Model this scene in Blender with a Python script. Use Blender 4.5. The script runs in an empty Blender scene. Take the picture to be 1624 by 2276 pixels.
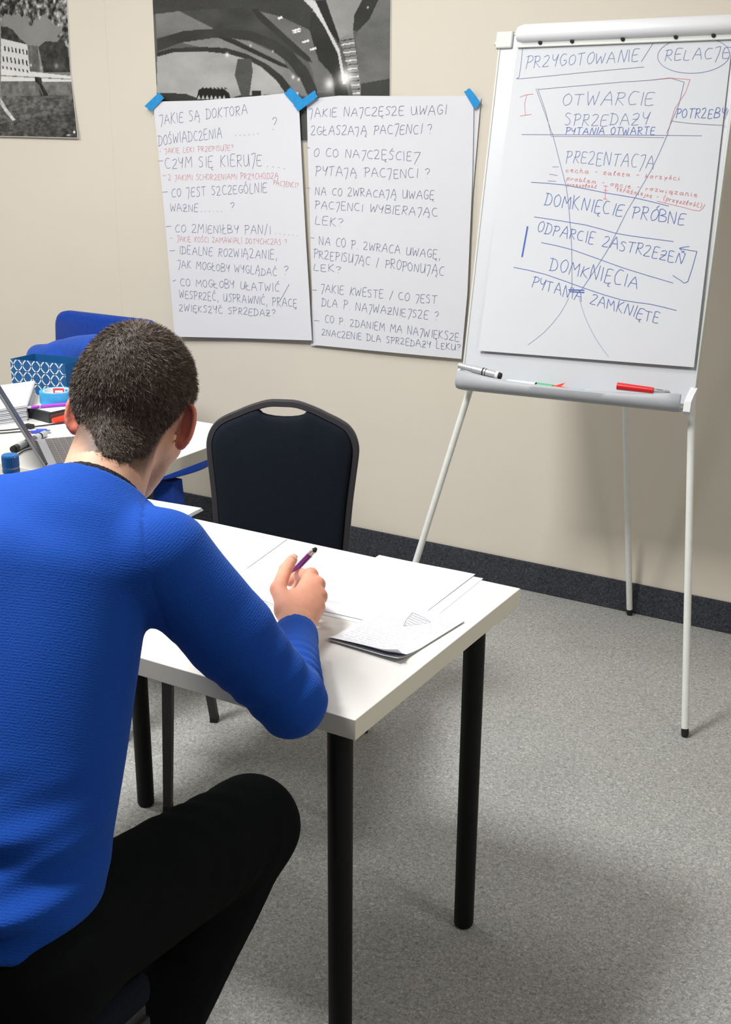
import bpy, bmesh, math, random
import numpy as np
from mathutils import Vector, Matrix
random.seed(7); RNG = np.random.default_rng(7)
SC = bpy.context.scene
COL = SC.collection

# ------------------------------------------------------------------ camera, world, lamps, exposure
# world axes: +X runs right along the poster wall, +Y into that wall (at y = WALL), +Z up, metres
WALL = 3.64
CEIL = 3.0
cam_d = bpy.data.cameras.new('camera'); cam = bpy.data.objects.new('camera', cam_d); COL.objects.link(cam)
SC.camera = cam
cR = Vector((0.86077099, 0.5089506, 0.00652697)); cU = Vector((-0.16727354, 0.27074652, 0.94800627)); cF = Vector((-0.4807212, 0.81710808, -0.31818472))
cm = Matrix.Identity(4)
for i in range(3):
    cm[i][0] = cR[i]; cm[i][1] = cU[i]; cm[i][2] = -cF[i]
cm[2][3] = 1.58657
cam.matrix_world = cm
cam_d.sensor_fit = 'VERTICAL'; cam_d.sensor_height = 24.0; cam_d.lens = 24.0 * 2680.26 / 2276.0
cam_d.clip_start = 0.02; cam_d.clip_end = 50

w = bpy.data.worlds.new('world'); SC.world = w; w.use_nodes = True
w.node_tree.nodes['Background'].inputs[0].default_value = (0.75, 0.85, 1.0, 1)
w.node_tree.nodes['Background'].inputs[1].default_value = 0.12
SC.view_settings.view_transform = 'Standard'; SC.view_settings.look = 'None'
SC.view_settings.exposure = 0.1; SC.view_settings.gamma = 1.0; SC.view_settings.use_curve_mapping = False

# ceiling luminaires: (x, y, watts); last two are fill lamps added for brightness
LAMPS = [(-1.85, 2.15, 16), (-2.0, 1.0, 83), (-4.2, 1.5, 44), (1.1, 1.5, 16)]
def area_lamp(x, y, watt):
    l = bpy.data.lights.new('ceiling_lamp_light', 'AREA'); l.shape = 'RECTANGLE'; l.size = 0.56; l.size_y = 0.56
    l.energy = watt; l.color = (1.0, 0.985, 0.965)
    o = bpy.data.objects.new('ceiling_lamp_light', l); COL.objects.link(o); o.location = (x, y, CEIL - 0.035)
    return o
for lx, ly, lw in LAMPS: area_lamp(lx, ly, lw)

# ------------------------------------------------------------------ materials
def srgb(r, g, b):
    def f(c):
        c /= 255.0
        return c / 12.92 if c <= 0.04045 else ((c + 0.055) / 1.055) ** 2.4
    return (f(r), f(g), f(b), 1.0)
def mat(name, col, rough=0.6, metal=0.0, noise=0.0, nscale=40.0, bump=0.0, bscale=200.0, spec=0.5, attr=None, trans=0.0, sheen=0.0, sss=0.0, coat=0.0):
    m = bpy.data.materials.new(name); m.use_nodes = True; nt = m.node_tree; b = nt.nodes['Principled BSDF']
    b.inputs['Base Color'].default_value = col; b.inputs['Roughness'].default_value = rough; b.inputs['Metallic'].default_value = metal
    b.inputs['Specular IOR Level'].default_value = spec; b.inputs['Transmission Weight'].default_value = trans
    b.inputs['Sheen Weight'].default_value = sheen; b.inputs['Coat Weight'].default_value = coat
    if sss: b.inputs['Subsurface Weight'].default_value = sss; b.inputs['Subsurface Radius'].default_value = (0.012, 0.005, 0.003); b.inputs['Subsurface Scale'].default_value = 0.6
    tc = nt.nodes.new('ShaderNodeTexCoord')
    src = None
    if attr:
        a = nt.nodes.new('ShaderNodeAttribute'); a.attribute_name = attr; src = a.outputs['Color']
    if noise:
        n = nt.nodes.new('ShaderNodeTexNoise'); n.inputs['Scale'].default_value = nscale; n.inputs['Detail'].default_value = 4
        nt.links.new(tc.outputs['Object'], n.inputs['Vector'])
        mr = nt.nodes.new('ShaderNodeMapRange'); mr.inputs[1].default_value = 0.3; mr.inputs[2].default_value = 0.7
        mr.inputs[3].default_value = 1 - noise; mr.inputs[4].default_value = 1 + noise
        nt.links.new(n.outputs['Fac'], mr.inputs[0])
        mx = nt.nodes.new('ShaderNodeVectorMath'); mx.operation = 'SCALE'
        if src is not None: nt.links.new(src, mx.inputs[0])
        else: mx.inputs[0].default_value = col[:3]
        nt.links.new(mr.outputs[0], mx.inputs['Scale']); src = mx.outputs[0]
    if src is not None: nt.links.new(src, b.inputs['Base Color'])
    if bump:
        n2 = nt.nodes.new('ShaderNodeTexNoise'); n2.inputs['Scale'].default_value = bscale; n2.inputs['Detail'].default_value = 3
        nt.links.new(tc.outputs['Object'], n2.inputs['Vector'])
        bp = nt.nodes.new('ShaderNodeBump'); bp.inputs['Strength'].default_value = bump; bp.inputs['Distance'].default_value = 0.002
        nt.links.new(n2.outputs['Fac'], bp.inputs['Height']); nt.links.new(bp.outputs[0], b.inputs['Normal'])
    return m
def carpet_mat(name, c1, c2, c3, scale):
    m = bpy.data.materials.new(name); m.use_nodes = True; nt = m.node_tree; b = nt.nodes['Principled BSDF']
    tc = nt.nodes.new('ShaderNodeTexCoord')
    n = nt.nodes.new('ShaderNodeTexNoise'); n.inputs['Scale'].default_value = scale; n.inputs['Detail'].default_value = 5; n.inputs['Roughness'].default_value = 0.75
    n.inputs['Distortion'].default_value = 1.2
    r = nt.nodes.new('ShaderNodeValToRGB'); cr = r.color_ramp
    cr.elements[0].position = 0.33; cr.elements[0].color = c1; cr.elements[1].position = 0.68; cr.elements[1].color = c3
    e = cr.elements.new(0.5); e.color = c2
    n3 = nt.nodes.new('ShaderNodeTexNoise'); n3.inputs['Scale'].default_value = 2.5; n3.inputs['Detail'].default_value = 3
    mr = nt.nodes.new('ShaderNodeMapRange'); mr.inputs[3].default_value = 0.94; mr.inputs[4].default_value = 1.06
    mx = nt.nodes.new('ShaderNodeVectorMath'); mx.operation = 'SCALE'
    nt.links.new(tc.outputs['Object'], n.inputs['Vector']); nt.links.new(tc.outputs['Object'], n3.inputs['Vector'])
    nt.links.new(n.outputs['Fac'], r.inputs[0]); nt.links.new(n3.outputs['Fac'], mr.inputs[0])
    nt.links.new(r.outputs[0], mx.inputs[0]); nt.links.new(mr.outputs[0], mx.inputs['Scale']); nt.links.new(mx.outputs[0], b.inputs['Base Color'])
    b.inputs['Roughness'].default_value = 0.95; b.inputs['Specular IOR Level'].default_value = 0.1
    bp = nt.nodes.new('ShaderNodeBump'); bp.inputs['Strength'].default_value = 0.8; bp.inputs['Distance'].default_value = 0.004
    nt.links.new(n.outputs['Fac'], bp.inputs['Height']); nt.links.new(bp.outputs[0], b.inputs['Normal'])
    return m
def knit_mat(name, col, col2):
    m = bpy.data.materials.new(name); m.use_nodes = True; nt = m.node_tree; b = nt.nodes['Principled BSDF']
    a = nt.nodes.new('ShaderNodeAttribute'); a.attribute_name = 'knit'
    sp = nt.nodes.new('ShaderNodeSeparateXYZ'); nt.links.new(a.outputs['Vector'], sp.inputs[0])
    def wave(o, k):
        mu = nt.nodes.new('ShaderNodeMath'); mu.operation = 'MULTIPLY'; mu.inputs[1].default_value = k; nt.links.new(o, mu.inputs[0])
        s = nt.nodes.new('ShaderNodeMath'); s.operation = 'SINE'; nt.links.new(mu.outputs[0], s.inputs[0]); return s.outputs[0]
    w1 = wave(sp.outputs['X'], 2 * math.pi / 0.0038)
    tc = nt.nodes.new('ShaderNodeTexCoord')
    n = nt.nodes.new('ShaderNodeTexNoise'); n.inputs['Scale'].default_value = 420; n.inputs['Detail'].default_value = 3
    nt.links.new(tc.outputs['Object'], n.inputs['Vector'])
    n2 = nt.nodes.new('ShaderNodeTexNoise'); n2.inputs['Scale'].default_value = 6; nt.links.new(tc.outputs['Object'], n2.inputs['Vector'])
    mxr = nt.nodes.new('ShaderNodeMix'); mxr.data_type = 'RGBA'; mxr.inputs[6].default_value = col; mxr.inputs[7].default_value = col2
    ad = nt.nodes.new('ShaderNodeMath'); ad.operation = 'MULTIPLY_ADD'; ad.inputs[1].default_value = 0.5
    nt.links.new(n.outputs['Fac'], ad.inputs[0])
    sc = nt.nodes.new('ShaderNodeMath'); sc.operation = 'MULTIPLY'; sc.inputs[1].default_value = 0.5; nt.links.new(n2.outputs['Fac'], sc.inputs[0])
    nt.links.new(sc.outputs[0], ad.inputs[2]); nt.links.new(ad.outputs[0], mxr.inputs[0]); nt.links.new(mxr.outputs[2], b.inputs['Base Color'])
    h = nt.nodes.new('ShaderNodeMath'); h.operation = 'MULTIPLY_ADD'; h.inputs[1].default_value = 0.09; nt.links.new(w1, h.inputs[0]); nt.links.new(n.outputs['Fac'], h.inputs[2])
    bp = nt.nodes.new('ShaderNodeBump'); bp.inputs['Strength'].default_value = 0.55; bp.inputs['Distance'].default_value = 0.0016
    nt.links.new(h.outputs[0], bp.inputs['Height']); nt.links.new(bp.outputs[0], b.inputs['Normal'])
    b.inputs['Roughness'].default_value = 0.9; b.inputs['Specular IOR Level'].default_value = 0.15; b.inputs['Sheen Weight'].default_value = 0.15
    b.inputs['Sheen Tint'].default_value = (0.3, 0.5, 1.0, 1)
    return m
M = {}
M['wall'] = mat('cream_wall', srgb(222, 215, 202), 0.85, noise=0.012, nscale=3, bump=0.12, bscale=260, spec=0.2)
M['ceiling'] = mat('ceiling_white', srgb(235, 234, 228), 0.9)
M['carpet'] = carpet_mat('grey_speckled_carpet', srgb(122, 123, 121), srgb(170, 171, 168), srgb(212, 213, 209), 150)
M['skirt'] = carpet_mat('dark_carpet_strip', srgb(36, 39, 46), srgb(66, 69, 76), srgb(104, 107, 114), 170)
M['tabletop'] = mat('white_table_laminate', srgb(212, 211, 208), 0.35, spec=0.4, noise=0.008, nscale=8)
M['tableedge'] = mat('off_white_table_edging', srgb(234, 230, 217), 0.45)
M['legblack'] = mat('black_painted_leg', srgb(13, 13, 17), 0.6, noise=0.15, nscale=20, spec=0.25)
M['paper'] = mat('white_paper', srgb(214, 216, 222), 0.8, spec=0.2, noise=0.008, nscale=14, bump=0.08, bscale=25)
M['paper2'] = mat('flipchart_paper', srgb(226, 228, 235), 0.85, spec=0.12, noise=0.01, nscale=9, bump=0.1, bscale=14)
M['padpaper'] = mat('flipchart_pad_paper', srgb(208, 211, 217), 0.85, spec=0.1, noise=0.01, nscale=9, bump=0.1, bscale=14)
M['boardwhite'] = mat('white_board_laminate', srgb(206, 210, 216), 0.3, spec=0.5)
M['plasticwhite'] = mat('white_plastic_clip', srgb(226, 228, 233), 0.4)
M['plasticgrey'] = mat('pale_grey_plastic', srgb(205, 208, 204), 0.45)
M['traygrey'] = mat('grey_moulded_tray', srgb(176, 180, 186), 0.55, noise=0.02, nscale=60)
M['tubewhite'] = mat('white_painted_tube', srgb(226, 229, 226), 0.35, noise=0.03, nscale=50)
M['rubber'] = mat('black_rubber', srgb(18, 18, 18), 0.7)
M['tape'] = mat('blue_masking_tape', srgb(28, 146, 214), 0.6, noise=0.1, nscale=60)
M['taperoll'] = mat('blue_tape_roll', srgb(60, 160, 215), 0.55, noise=0.05, nscale=80)
M['cardboard'] = mat('white_tape_core', srgb(225, 228, 232), 0.6)
M['redlabel'] = mat('red_label', srgb(214, 60, 70), 0.5)
M['inkblue'] = mat('blue_marker_ink', srgb(92, 98, 138), 0.6)
M['inkred'] = mat('red_marker_ink', srgb(205, 96, 100), 0.6)
M['inkblue2'] = mat('blue_marker_ink_medium', srgb(98, 112, 168), 0.6)
M['inkblue3'] = mat('blue_marker_ink_bright', srgb(58, 92, 170), 0.6)
M['inkpurple'] = mat('purple_marker_ink', srgb(130, 90, 140), 0.6)
M['inkgrey'] = mat('grey_pen_ink', srgb(168, 172, 186), 0.7)
M['inkgrey2'] = mat('darker_pen_ink', srgb(135, 138, 150), 0.7)
M['seatblack'] = mat('black_chair_fabric', srgb(24, 29, 38), 0.95, noise=0.25, nscale=500, bump=0.6, bscale=900, spec=0.1)
M['frameblack'] = mat('black_textured_chair_frame', srgb(44, 42, 47), 0.55, noise=0.08, nscale=200)
M['pinkthread'] = mat('rust', srgb(80, 60, 50), 0.8)
M['bluechair'] = mat('royal_blue_fabric', srgb(22, 60, 148), 0.95, noise=0.12, nscale=90, bump=0.5, bscale=500, spec=0.1, sheen=0.1)
M['bluejacket'] = mat('blue_fleece', srgb(28, 74, 170), 0.95, noise=0.14, nscale=60, bump=0.6, bscale=350, spec=0.1, sheen=0.2)
M['navy'] = mat('navy_lining', srgb(24, 34, 70), 0.9)
M['bluedark'] = mat('dark_blue_plastic', srgb(30, 52, 140), 0.5)
M['greydark'] = mat('dark_grey_fabric', srgb(70, 70, 72), 0.9, noise=0.1, nscale=100)
M['bagblue'] = mat('teal_blue_card', srgb(26, 92, 150), 0.45, noise=0.12, nscale=14)
M['bagwhite'] = mat('white_print', srgb(228, 236, 246), 0.5)
M['boxblack'] = mat('black_card_box', srgb(40, 44, 46), 0.45, noise=0.1, nscale=60)
M['boxbrown'] = mat('brown_box_end', srgb(96, 78, 74), 0.5)
M['redplastic'] = mat('red_plastic', srgb(214, 26, 34), 0.3, coat=0.4)
M['redorange'] = mat('orange_red_plastic', srgb(240, 62, 40), 0.35)
M['greenplastic'] = mat('green_plastic', srgb(70, 178, 126), 0.4)
M['purple'] = mat('purple_pen_metal', srgb(112, 22, 120), 0.25, metal=0.35, coat=0.5)
M['purplelight'] = mat('bright_purple_plastic', srgb(170, 60, 205), 0.3)
M['chrome'] = mat('chrome', srgb(200, 200, 205), 0.2, metal=0.9)
M['silver'] = mat('silver_plastic', srgb(188, 190, 194), 0.35, metal=0.3)
M['laptop'] = mat('grey_laptop_shell', srgb(150, 152, 158), 0.4, metal=0.3)
M['laptopdark'] = mat('black_laptop_bezel', srgb(24, 24, 28), 0.4)
M['key'] = mat('grey_key', srgb(96, 92, 90), 0.5)
M['usb'] = mat('blue_connector_plastic', srgb(54, 84, 200), 0.4)
M['cable'] = mat('black_cable', srgb(22, 22, 24), 0.5)
M['cap'] = mat('dark_blue_bottle_cap', srgb(18, 90, 150), 0.3, coat=0.3)
M['clear'] = mat('clear_bottle_plastic', (0.95, 0.97, 1, 1), 0.05, trans=1.0, spec=0.5)
M['poster'] = mat('glossy_black_and_white_print', (0.5, 0.5, 0.5, 1), 0.5, attr='Col', spec=0.3)
M['foam'] = mat('poster_white_back', srgb(232, 230, 226), 0.7)
M['skin'] = mat('skin', (0.6, 0.4, 0.3, 1), 0.55, attr='Col', noise=0.05, nscale=55, bump=0.12, bscale=450, spec=0.35, sss=0.12)
M['hair'] = mat('dark_brown_hair', (0.05, 0.04, 0.03, 1), 0.6, attr='Col', noise=0.2, nscale=120, spec=0.4)
M['sweater'] = knit_mat('royal_blue_knit', srgb(15, 60, 152), srgb(26, 82, 178))
M['tshirt'] = mat('black_cotton', srgb(20, 18, 24), 0.9)
M['trousers'] = mat('black_trouser_cloth', srgb(13, 16, 17), 0.95, noise=0.1, nscale=30, bump=0.3, bscale=700, spec=0.1)
M['shoe'] = mat('black_leather', srgb(18, 16, 16), 0.4)
M['nail'] = mat('fingernail', srgb(216, 160, 145), 0.35)
M['lampwhite'] = mat('lamp_frame_white', srgb(235, 235, 235), 0.5)
lm = bpy.data.materials.new('lit_diffuser'); lm.use_nodes = True
_b = lm.node_tree.nodes['Principled BSDF']; _b.inputs['Emission Color'].default_value = (1, 0.965, 0.91, 1); _b.inputs['Emission Strength'].default_value = 3.0
M['diffuser'] = lm

# ------------------------------------------------------------------ object helpers (all geometry given in world metres)
def thing(name, label, cat, loc, group=None):
    o = bpy.data.objects.new(name, None); COL.objects.link(o); o.location = loc; o.empty_display_size = 0.05
    o['label'] = label; o['category'] = cat
    if group: o['group'] = group
    return o
def tag(o, label, cat, group=None):
    o['label'] = label; o['category'] = cat
    if group: o['group'] = group
    return o
def origin_of(parent):
    v = Vector((0, 0, 0))
    while parent is not None:
        v += parent.location; parent = parent.parent
    return v
def mesh_obj(name, verts, faces, m, parent=None, smooth=False, base=None):
    """verts in world metres; the object's own origin sits at base (or its parent's)"""
    org = origin_of(parent)
    if base is None: base = org
    v = np.asarray(verts, dtype=float) - np.array(base)
    me = bpy.data.meshes.new(name)
    me.from_pydata(v.tolist(), [], [list(f) for f in faces] if not isinstance(faces, list) else faces)
    me.update()
    mats = m if isinstance(m, (list, tuple)) else [m]
    for mm in mats: me.materials.append(mm)
    if smooth: me.polygons.foreach_set('use_smooth', np.ones(len(me.polygons), dtype=bool))
    o = bpy.data.objects.new(name, me); COL.objects.link(o)
    o.location = Vector(base) - org
    if parent is not None: o.parent = parent
    return o
def np_mesh(name, V, Q, m, parent=None, base=None):
    """fast path for big quad meshes"""
    org = origin_of(parent); base = np.array(org if base is None else base)
    me = bpy.data.meshes.new(name)
    me.vertices.add(len(V)); me.vertices.foreach_set('co', (V - base).astype(np.float32).ravel())
    k = Q.shape[1]; me.loops.add(len(Q) * k); me.loops.foreach_set('vertex_index', Q.astype(np.int32).ravel())
    me.polygons.add(len(Q)); me.polygons.foreach_set('loop_start', np.arange(0, len(Q) * k, k, dtype=np.int32))
    me.polygons.foreach_set('loop_total', np.full(len(Q), k, dtype=np.int32))
    me.polygons.foreach_set('use_smooth', np.ones(len(Q), dtype=bool))
    me.update(calc_edges=True); me.validate(); me.materials.append(m)
    o = bpy.data.objects.new(name, me); COL.objects.link(o); o.location = Vector(base) - org
    if parent is not None: o.parent = parent
    return o
def color_attr(o, C, name='Col'):
    a = o.data.color_attributes.new(name, 'FLOAT_COLOR', 'POINT')
    C4 = np.ones((len(o.data.vertices), 4), dtype=np.float32); C4[:, :3] = C
    a.data.foreach_set('color', C4.ravel())
def bm_obj(name, bm, m, parent=None, smooth=False):
    org = origin_of(parent); bmesh.ops.translate(bm, verts=bm.verts, vec=-org)
    me = bpy.data.meshes.new(name); bm.to_mesh(me); bm.free()
    for mm in (m if isinstance(m, (list, tuple)) else [m]): me.materials.append(mm)
    if smooth: me.polygons.foreach_set('use_smooth', np.ones(len(me.polygons), dtype=bool))
    o = bpy.data.objects.new(name, me); COL.objects.link(o)
    if parent is not None: o.parent = parent
    return o
def frame(o, u, v, n):
    mm = Matrix.Identity(4)
    for i in range(3): mm[i][0] = u[i]; mm[i][1] = v[i]; mm[i][2] = n[i]; mm[i][3] = o[i]
    return mm
def add_box(bm, lo, hi, bevel=0.0, seg=2, mtx=None, mi=0):
    r = bmesh.ops.create_cube(bm, size=1.0); vs = r['verts']
    for v in vs:
        v.co = Vector([lo[i] + (v.co[i] + 0.5) * (hi[i] - lo[i]) for i in range(3)])
    fs = set(f for v in vs for f in v.link_faces)
    for f in fs: f.material_index = mi
    if bevel > 0:
        es = list(set(e for v in vs for e in v.link_edges))
        rb = bmesh.ops.bevel(bm, geom=es, offset=bevel, segments=seg, affect='EDGES', profile=0.5)
        vs = list(set([v for f in rb['faces'] for v in f.verts] + [v for v in vs if v.is_valid]))
        for f in rb['faces']: f.material_index = mi
    if mtx is not None: bmesh.ops.transform(bm, matrix=mtx, verts=[v for v in vs if v.is_valid])
    return vs
def box_obj(name, lo, hi, m, parent=None, bevel=0.002, mtx=None, smooth=False):
    bm = bmesh.new(); add_box(bm, lo, hi, bevel, 2, mtx); return bm_obj(name, bm, m, parent, smooth)
def smooth_path(pts, n=8):
    P = [np.array(p, float) for p in pts]; P = [2 * P[0] - P[1]] + P + [2 * P[-1] - P[-2]]
    out = []
    for i in range(1, len(P) - 2):
        for t in np.linspace(0, 1, n, endpoint=False):
            a, b, c, d = P[i - 1:i + 3]
            out.append(0.5 * ((2 * b) + (-a + c) * t + (2 * a - 5 * b + 4 * c - d) * t * t + (-a + 3 * b - 3 * c + d) * t ** 3))
    out.append(P[-2]); return out
def tube_mesh(path, rad, seg=10, cap=True, flat=None):
    """rad: number or list; flat=(axis vector, factor) squashes the section along axis"""
    P = [np.array(p, float) for p in path]; n = len(P)
    R = [rad] * n if np.isscalar(rad) else list(rad)
    V = []; F = []
    up = np.array([0.0, 0, 1]); t0 = P[1] - P[0]; t0 /= np.linalg.norm(t0)
    if abs(t0 @ up) > 0.9: up = np.array([1.0, 0, 0])
    a = np.cross(t0, up); a /= np.linalg.norm(a)
    for i in range(n):
        t = P[min(i + 1, n - 1)] - P[max(i - 1, 0)]; t = t / (np.linalg.norm(t) + 1e-12)
        a = a - t * (a @ t); a /= np.linalg.norm(a); b = np.cross(t, a)
        for k in range(seg):
            th = 2 * math.pi * k / seg; q = (a * math.cos(th) + b * math.sin(th)) * R[i]
            if flat is not None:
                ax = np.array(flat[0], float); ax /= np.linalg.norm(ax); q = q - ax * (q @ ax) * (1 - flat[1])
            V.append(P[i] + q)
    for i in range(n - 1):
        for k in range(seg):
            F.append([i * seg + k, i * seg + (k + 1) % seg, (i + 1) * seg + (k + 1) % seg, (i + 1) * seg + k])
    if cap: F.append(list(range(seg))[::-1]); F.append([(n - 1) * seg + k for k in range(seg)])
    return V, F
def tube_obj(name, path, rad, m, parent=None, seg=12, flat=None, smooth=True):
    V, F = tube_mesh(path, rad, seg, True, flat); o = mesh_obj(name, V, F, m, parent, smooth)
    if smooth: autosmooth(o)
    return o
def autosmooth(o, ang=40):
    me = o.data; bm = bmesh.new(); bm.from_mesh(me)
    for e in bm.edges:
        if len(e.link_faces) == 2 and e.calc_face_angle(0) > math.radians(ang): e.smooth = False
    bm.to_mesh(me); bm.free()
def lathe_mesh(prof, o, ax, seg=24):
    """prof: list of (distance along ax, radius)"""
    ax = np.array(ax, float); ax /= np.linalg.norm(ax); o = np.array(o, float)
    return tube_mesh([o + ax * d for d, r in prof], [max(r, 1e-5) for d, r in prof], seg)
def lathe_obj(name, prof, o, ax, m, parent=None, seg=24):
    ax = np.array(ax, float); ax /= np.linalg.norm(ax); o = np.array(o, float)
    up = np.array([0.0, 0, 1]) if abs(ax[2]) < 0.9 else np.array([1.0, 0, 0])
    a = np.cross(ax, up); a /= np.linalg.norm(a); b = np.cross(ax, a); V = []; F = []
    for d, r in prof:
        for k in range(seg):
            th = 2 * math.pi * k / seg; V.append(o + ax * d + (a * math.cos(th) + b * math.sin(th)) * max(r, 1e-5))
    n = len(prof)
    for i in range(n - 1):
        for k in range(seg): F.append([i * seg + k, i * seg + (k + 1) % seg, (i + 1) * seg + (k + 1) % seg, (i + 1) * seg + k])
    F.append(list(range(seg))[::-1]); F.append([(n - 1) * seg + k for k in range(seg)])
    ob = mesh_obj(name, V, F, m, parent, True); autosmooth(ob, 35); return ob
def prism_mesh(pts, thick_vec):
    n = len(pts); t = np.array(thick_vec, float); V = [np.array(p, float) for p in pts] + [np.array(p, float) + t for p in pts]
    F = [list(range(n))[::-1], [n + i for i in range(n)]] + [[i, (i + 1) % n, n + (i + 1) % n, n + i] for i in range(n)]
    return V, F

# ------------------------------------------------------------------ signed distance modelling of the figure and cloth
def cap_sdf(P, a, b, ra, rb):
    a = np.asarray(a, float); b = np.asarray(b, float); ab = b - a; L2 = ab @ ab
    t = np.clip(((P - a) @ ab) / L2, 0, 1); q = P - a - t[:, None] * ab
    return np.sqrt((q * q).sum(1)) - (ra + (rb - ra) * t)
def ell_sdf(P, c, r, Rm=None):
    q = P - np.asarray(c, float)
    if Rm is not None: q = q @ Rm
    r = np.asarray(r, float); k0 = np.sqrt(((q / r) ** 2).sum(1)); k1 = np.sqrt(((q / r ** 2) ** 2).sum(1)) + 1e-9
    return k0 * (k0 - 1.0) / k1
def smin(a, b, k):
    h = np.clip(0.5 + 0.5 * (b - a) / k, 0, 1); return b + (a - b) * h - k * h * (1 - h)
def smax(a, b, k): return -smin(-a, -b, k)
def surface_nets(f, lo, hi, h, B=8, chunk=1500):
    lo = np.array(lo, float); nb = np.ceil((np.array(hi) - lo) / (h * B)).astype(int)
    gi = np.stack(np.meshgrid(*[np.arange(n) for n in nb], indexing='ij'), -1).reshape(-1, 3)
    ctr = lo + (gi + 0.5) * B * h; val = np.concatenate([f(ctr[i:i + 60000]) for i in range(0, len(ctr), 60000)])
    act = gi[np.abs(val) < B * h * 0.87 * 1.35]
    S = nb * B + 2
    loc = np.stack(np.meshgrid(*[np.arange(B + 1)] * 3, indexing='ij'), -1).reshape(-1, 3)
    keys = []; pos = []; qk = []
    cor = [(i, j, k) for i in (0, 1) for j in (0, 1) for k in (0, 1)]
    edges = [(a, b) for a in range(8) for b in range(a + 1, 8) if sum(abs(cor[a][d] - cor[b][d]) for d in range(3)) == 1]
    def key(c): return (c[:, 0].astype(np.int64) * S[1] + c[:, 1]) * S[2] + c[:, 2]
    for s in range(0, len(act), chunk):
        A = act[s:s + chunk]; G = (A[:, None, :] * B + loc[None]); n = len(A)
        val = f((lo + G.reshape(-1, 3) * h)).reshape(n, B + 1, B + 1, B + 1)
        C = [val[:, i:B + i, j:B + j, k:B + k] for i, j, k in cor]
        neg = sum((c < 0).astype(np.int8) for c in C); mk = (neg > 0) & (neg < 8)
        if not mk.any(): continue
        idx = np.argwhere(mk); Cs = np.stack([c[mk] for c in C], 1)
        acc = np.zeros((len(idx), 3)); cnt = np.zeros(len(idx))
        for a, b in edges:
            va, vb = Cs[:, a], Cs[:, b]; x = (va < 0) != (vb < 0); t = np.where(x, va / np.where(x, va - vb, 1), 0)
            pa = np.array(cor[a], float); pb = np.array(cor[b], float)
            acc += np.where(x[:, None], pa + t[:, None] * (pb - pa), 0); cnt += x
        cell = A[idx[:, 0]] * B + idx[:, 1:]
        keys.append(key(cell)); pos.append(lo + (cell + acc / cnt[:, None]) * h)
        for d in range(3):
            e = [0, 0, 0]; e[d] = 1; v0 = Cs[:, 0]; v1 = Cs[:, cor.index(tuple(e))]
            x = (v0 < 0) != (v1 < 0)
            qk.append((d, cell[x], v0[x] < 0))
    keys = np.concatenate(keys); pos = np.concatenate(pos); o = np.argsort(keys); keys = keys[o]; pos = pos[o]
    quads = []
    for d, cell, sgn in qk:
        b, c = [(1, 2), (2, 0), (0, 1)][d]; eb = np.zeros(3, int); eb[b] = 1; ec = np.zeros(3, int); ec[c] = 1
        ks = [key(cell), key(cell - eb), key(cell - eb - ec), key(cell - ec)]
        ids = [np.searchsorted(keys, k) for k in ks]; ok = np.ones(len(cell), bool)
        for k, i in zip(ks, ids): ok &= (i < len(keys)) & (keys[np.minimum(i, len(keys) - 1)] == k)
        Q = np.stack(ids, 1)[ok]; sg = sgn[ok]; Q[~sg] = Q[~sg][:, ::-1]; quads.append(Q)
    return pos, np.concatenate(quads)
def smoothstep(a, b, x):
    t = np.clip((x - a) / (b - a), 0, 1); return t * t * (3 - 2 * t)
def lattice(P, s, seed=0):
    r = np.random.default_rng(seed); T = r.random((128, 128)); out = np.zeros(len(P)); amp = .6
    for o in range(3):
        q = P[:, :2] * s * 2 ** o + 37.3 * o + 1000; i = np.floor(q).astype(int); f = q - i; f = f * f * (3 - 2 * f)
        g = lambda a, b: T[(i[:, 0] + a) % 128, (i[:, 1] + b) % 128]
        out += amp * ((g(0, 0) * (1 - f[:, 0]) + g(1, 0) * f[:, 0]) * (1 - f[:, 1]) + (g(0, 1) * (1 - f[:, 0]) + g(1, 1) * f[:, 0]) * f[:, 1] - .5) * 2; amp *= .55
    return out
def vnoise(P, s, seed=0):
    """smooth value noise from a few rotated sines, cheap and good enough for cloth and hair"""
    r = np.random.default_rng(seed); out = np.zeros(len(P))
    for i in range(6):
        k = r.normal(size=3); k /= np.linalg.norm(k); out += np.sin(P @ k * s * (0.7 + 0.25 * i) + r.uniform(0, 6.28) + 1.3 * np.sin(P @ r.normal(size=3) * s * 0.35))
    return out / 6
# ------------------------------------------------------------------ the room
def struct(name, lo, hi, m, bevel=0.0):
    o = box_obj(name, lo, hi, m, None, bevel); o['kind'] = 'structure'; return o
X0, X1, Y0 = -6.0, 2.5, -6.0
struct('floor', (X0, Y0, -0.1), (X1, WALL + 0.1, 0), M['carpet'])
struct('ceiling', (X0, Y0, CEIL), (X1, WALL + 0.1, CEIL + 0.1), M['ceiling'])
bm = bmesh.new()
add_box(bm, (X0 - 0.1, WALL, -0.1), (-3.27, WALL + 0.12, CEIL + 0.1)); add_box(bm, (-3.27, WALL + 0.0006, -0.1), (X1 + 0.1, WALL + 0.12, CEIL + 0.1))
o = bm_obj('wall_back', bm, M['wall']); o['kind'] = 'structure'
struct('wall_left', (X0 - 0.1, Y0, -0.1), (X0, WALL, CEIL + 0.1), M['wall'])
struct('wall_right', (X1, Y0, -0.1), (X1 + 0.1, WALL, CEIL + 0.1), M['wall'])
struct('wall_front', (X0 - 0.1, Y0 - 0.1, -0.1), (X1 + 0.1, Y0, CEIL + 0.1), M['wall'])
o = struct('baseboard_back', (X0, WALL - 0.009, 0), (X1, WALL, 0.105), M['skirt'], 0.003)
struct('baseboard_left', (X0, Y0, 0), (X0 + 0.009, WALL - 0.01, 0.105), M['skirt'])
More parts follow.
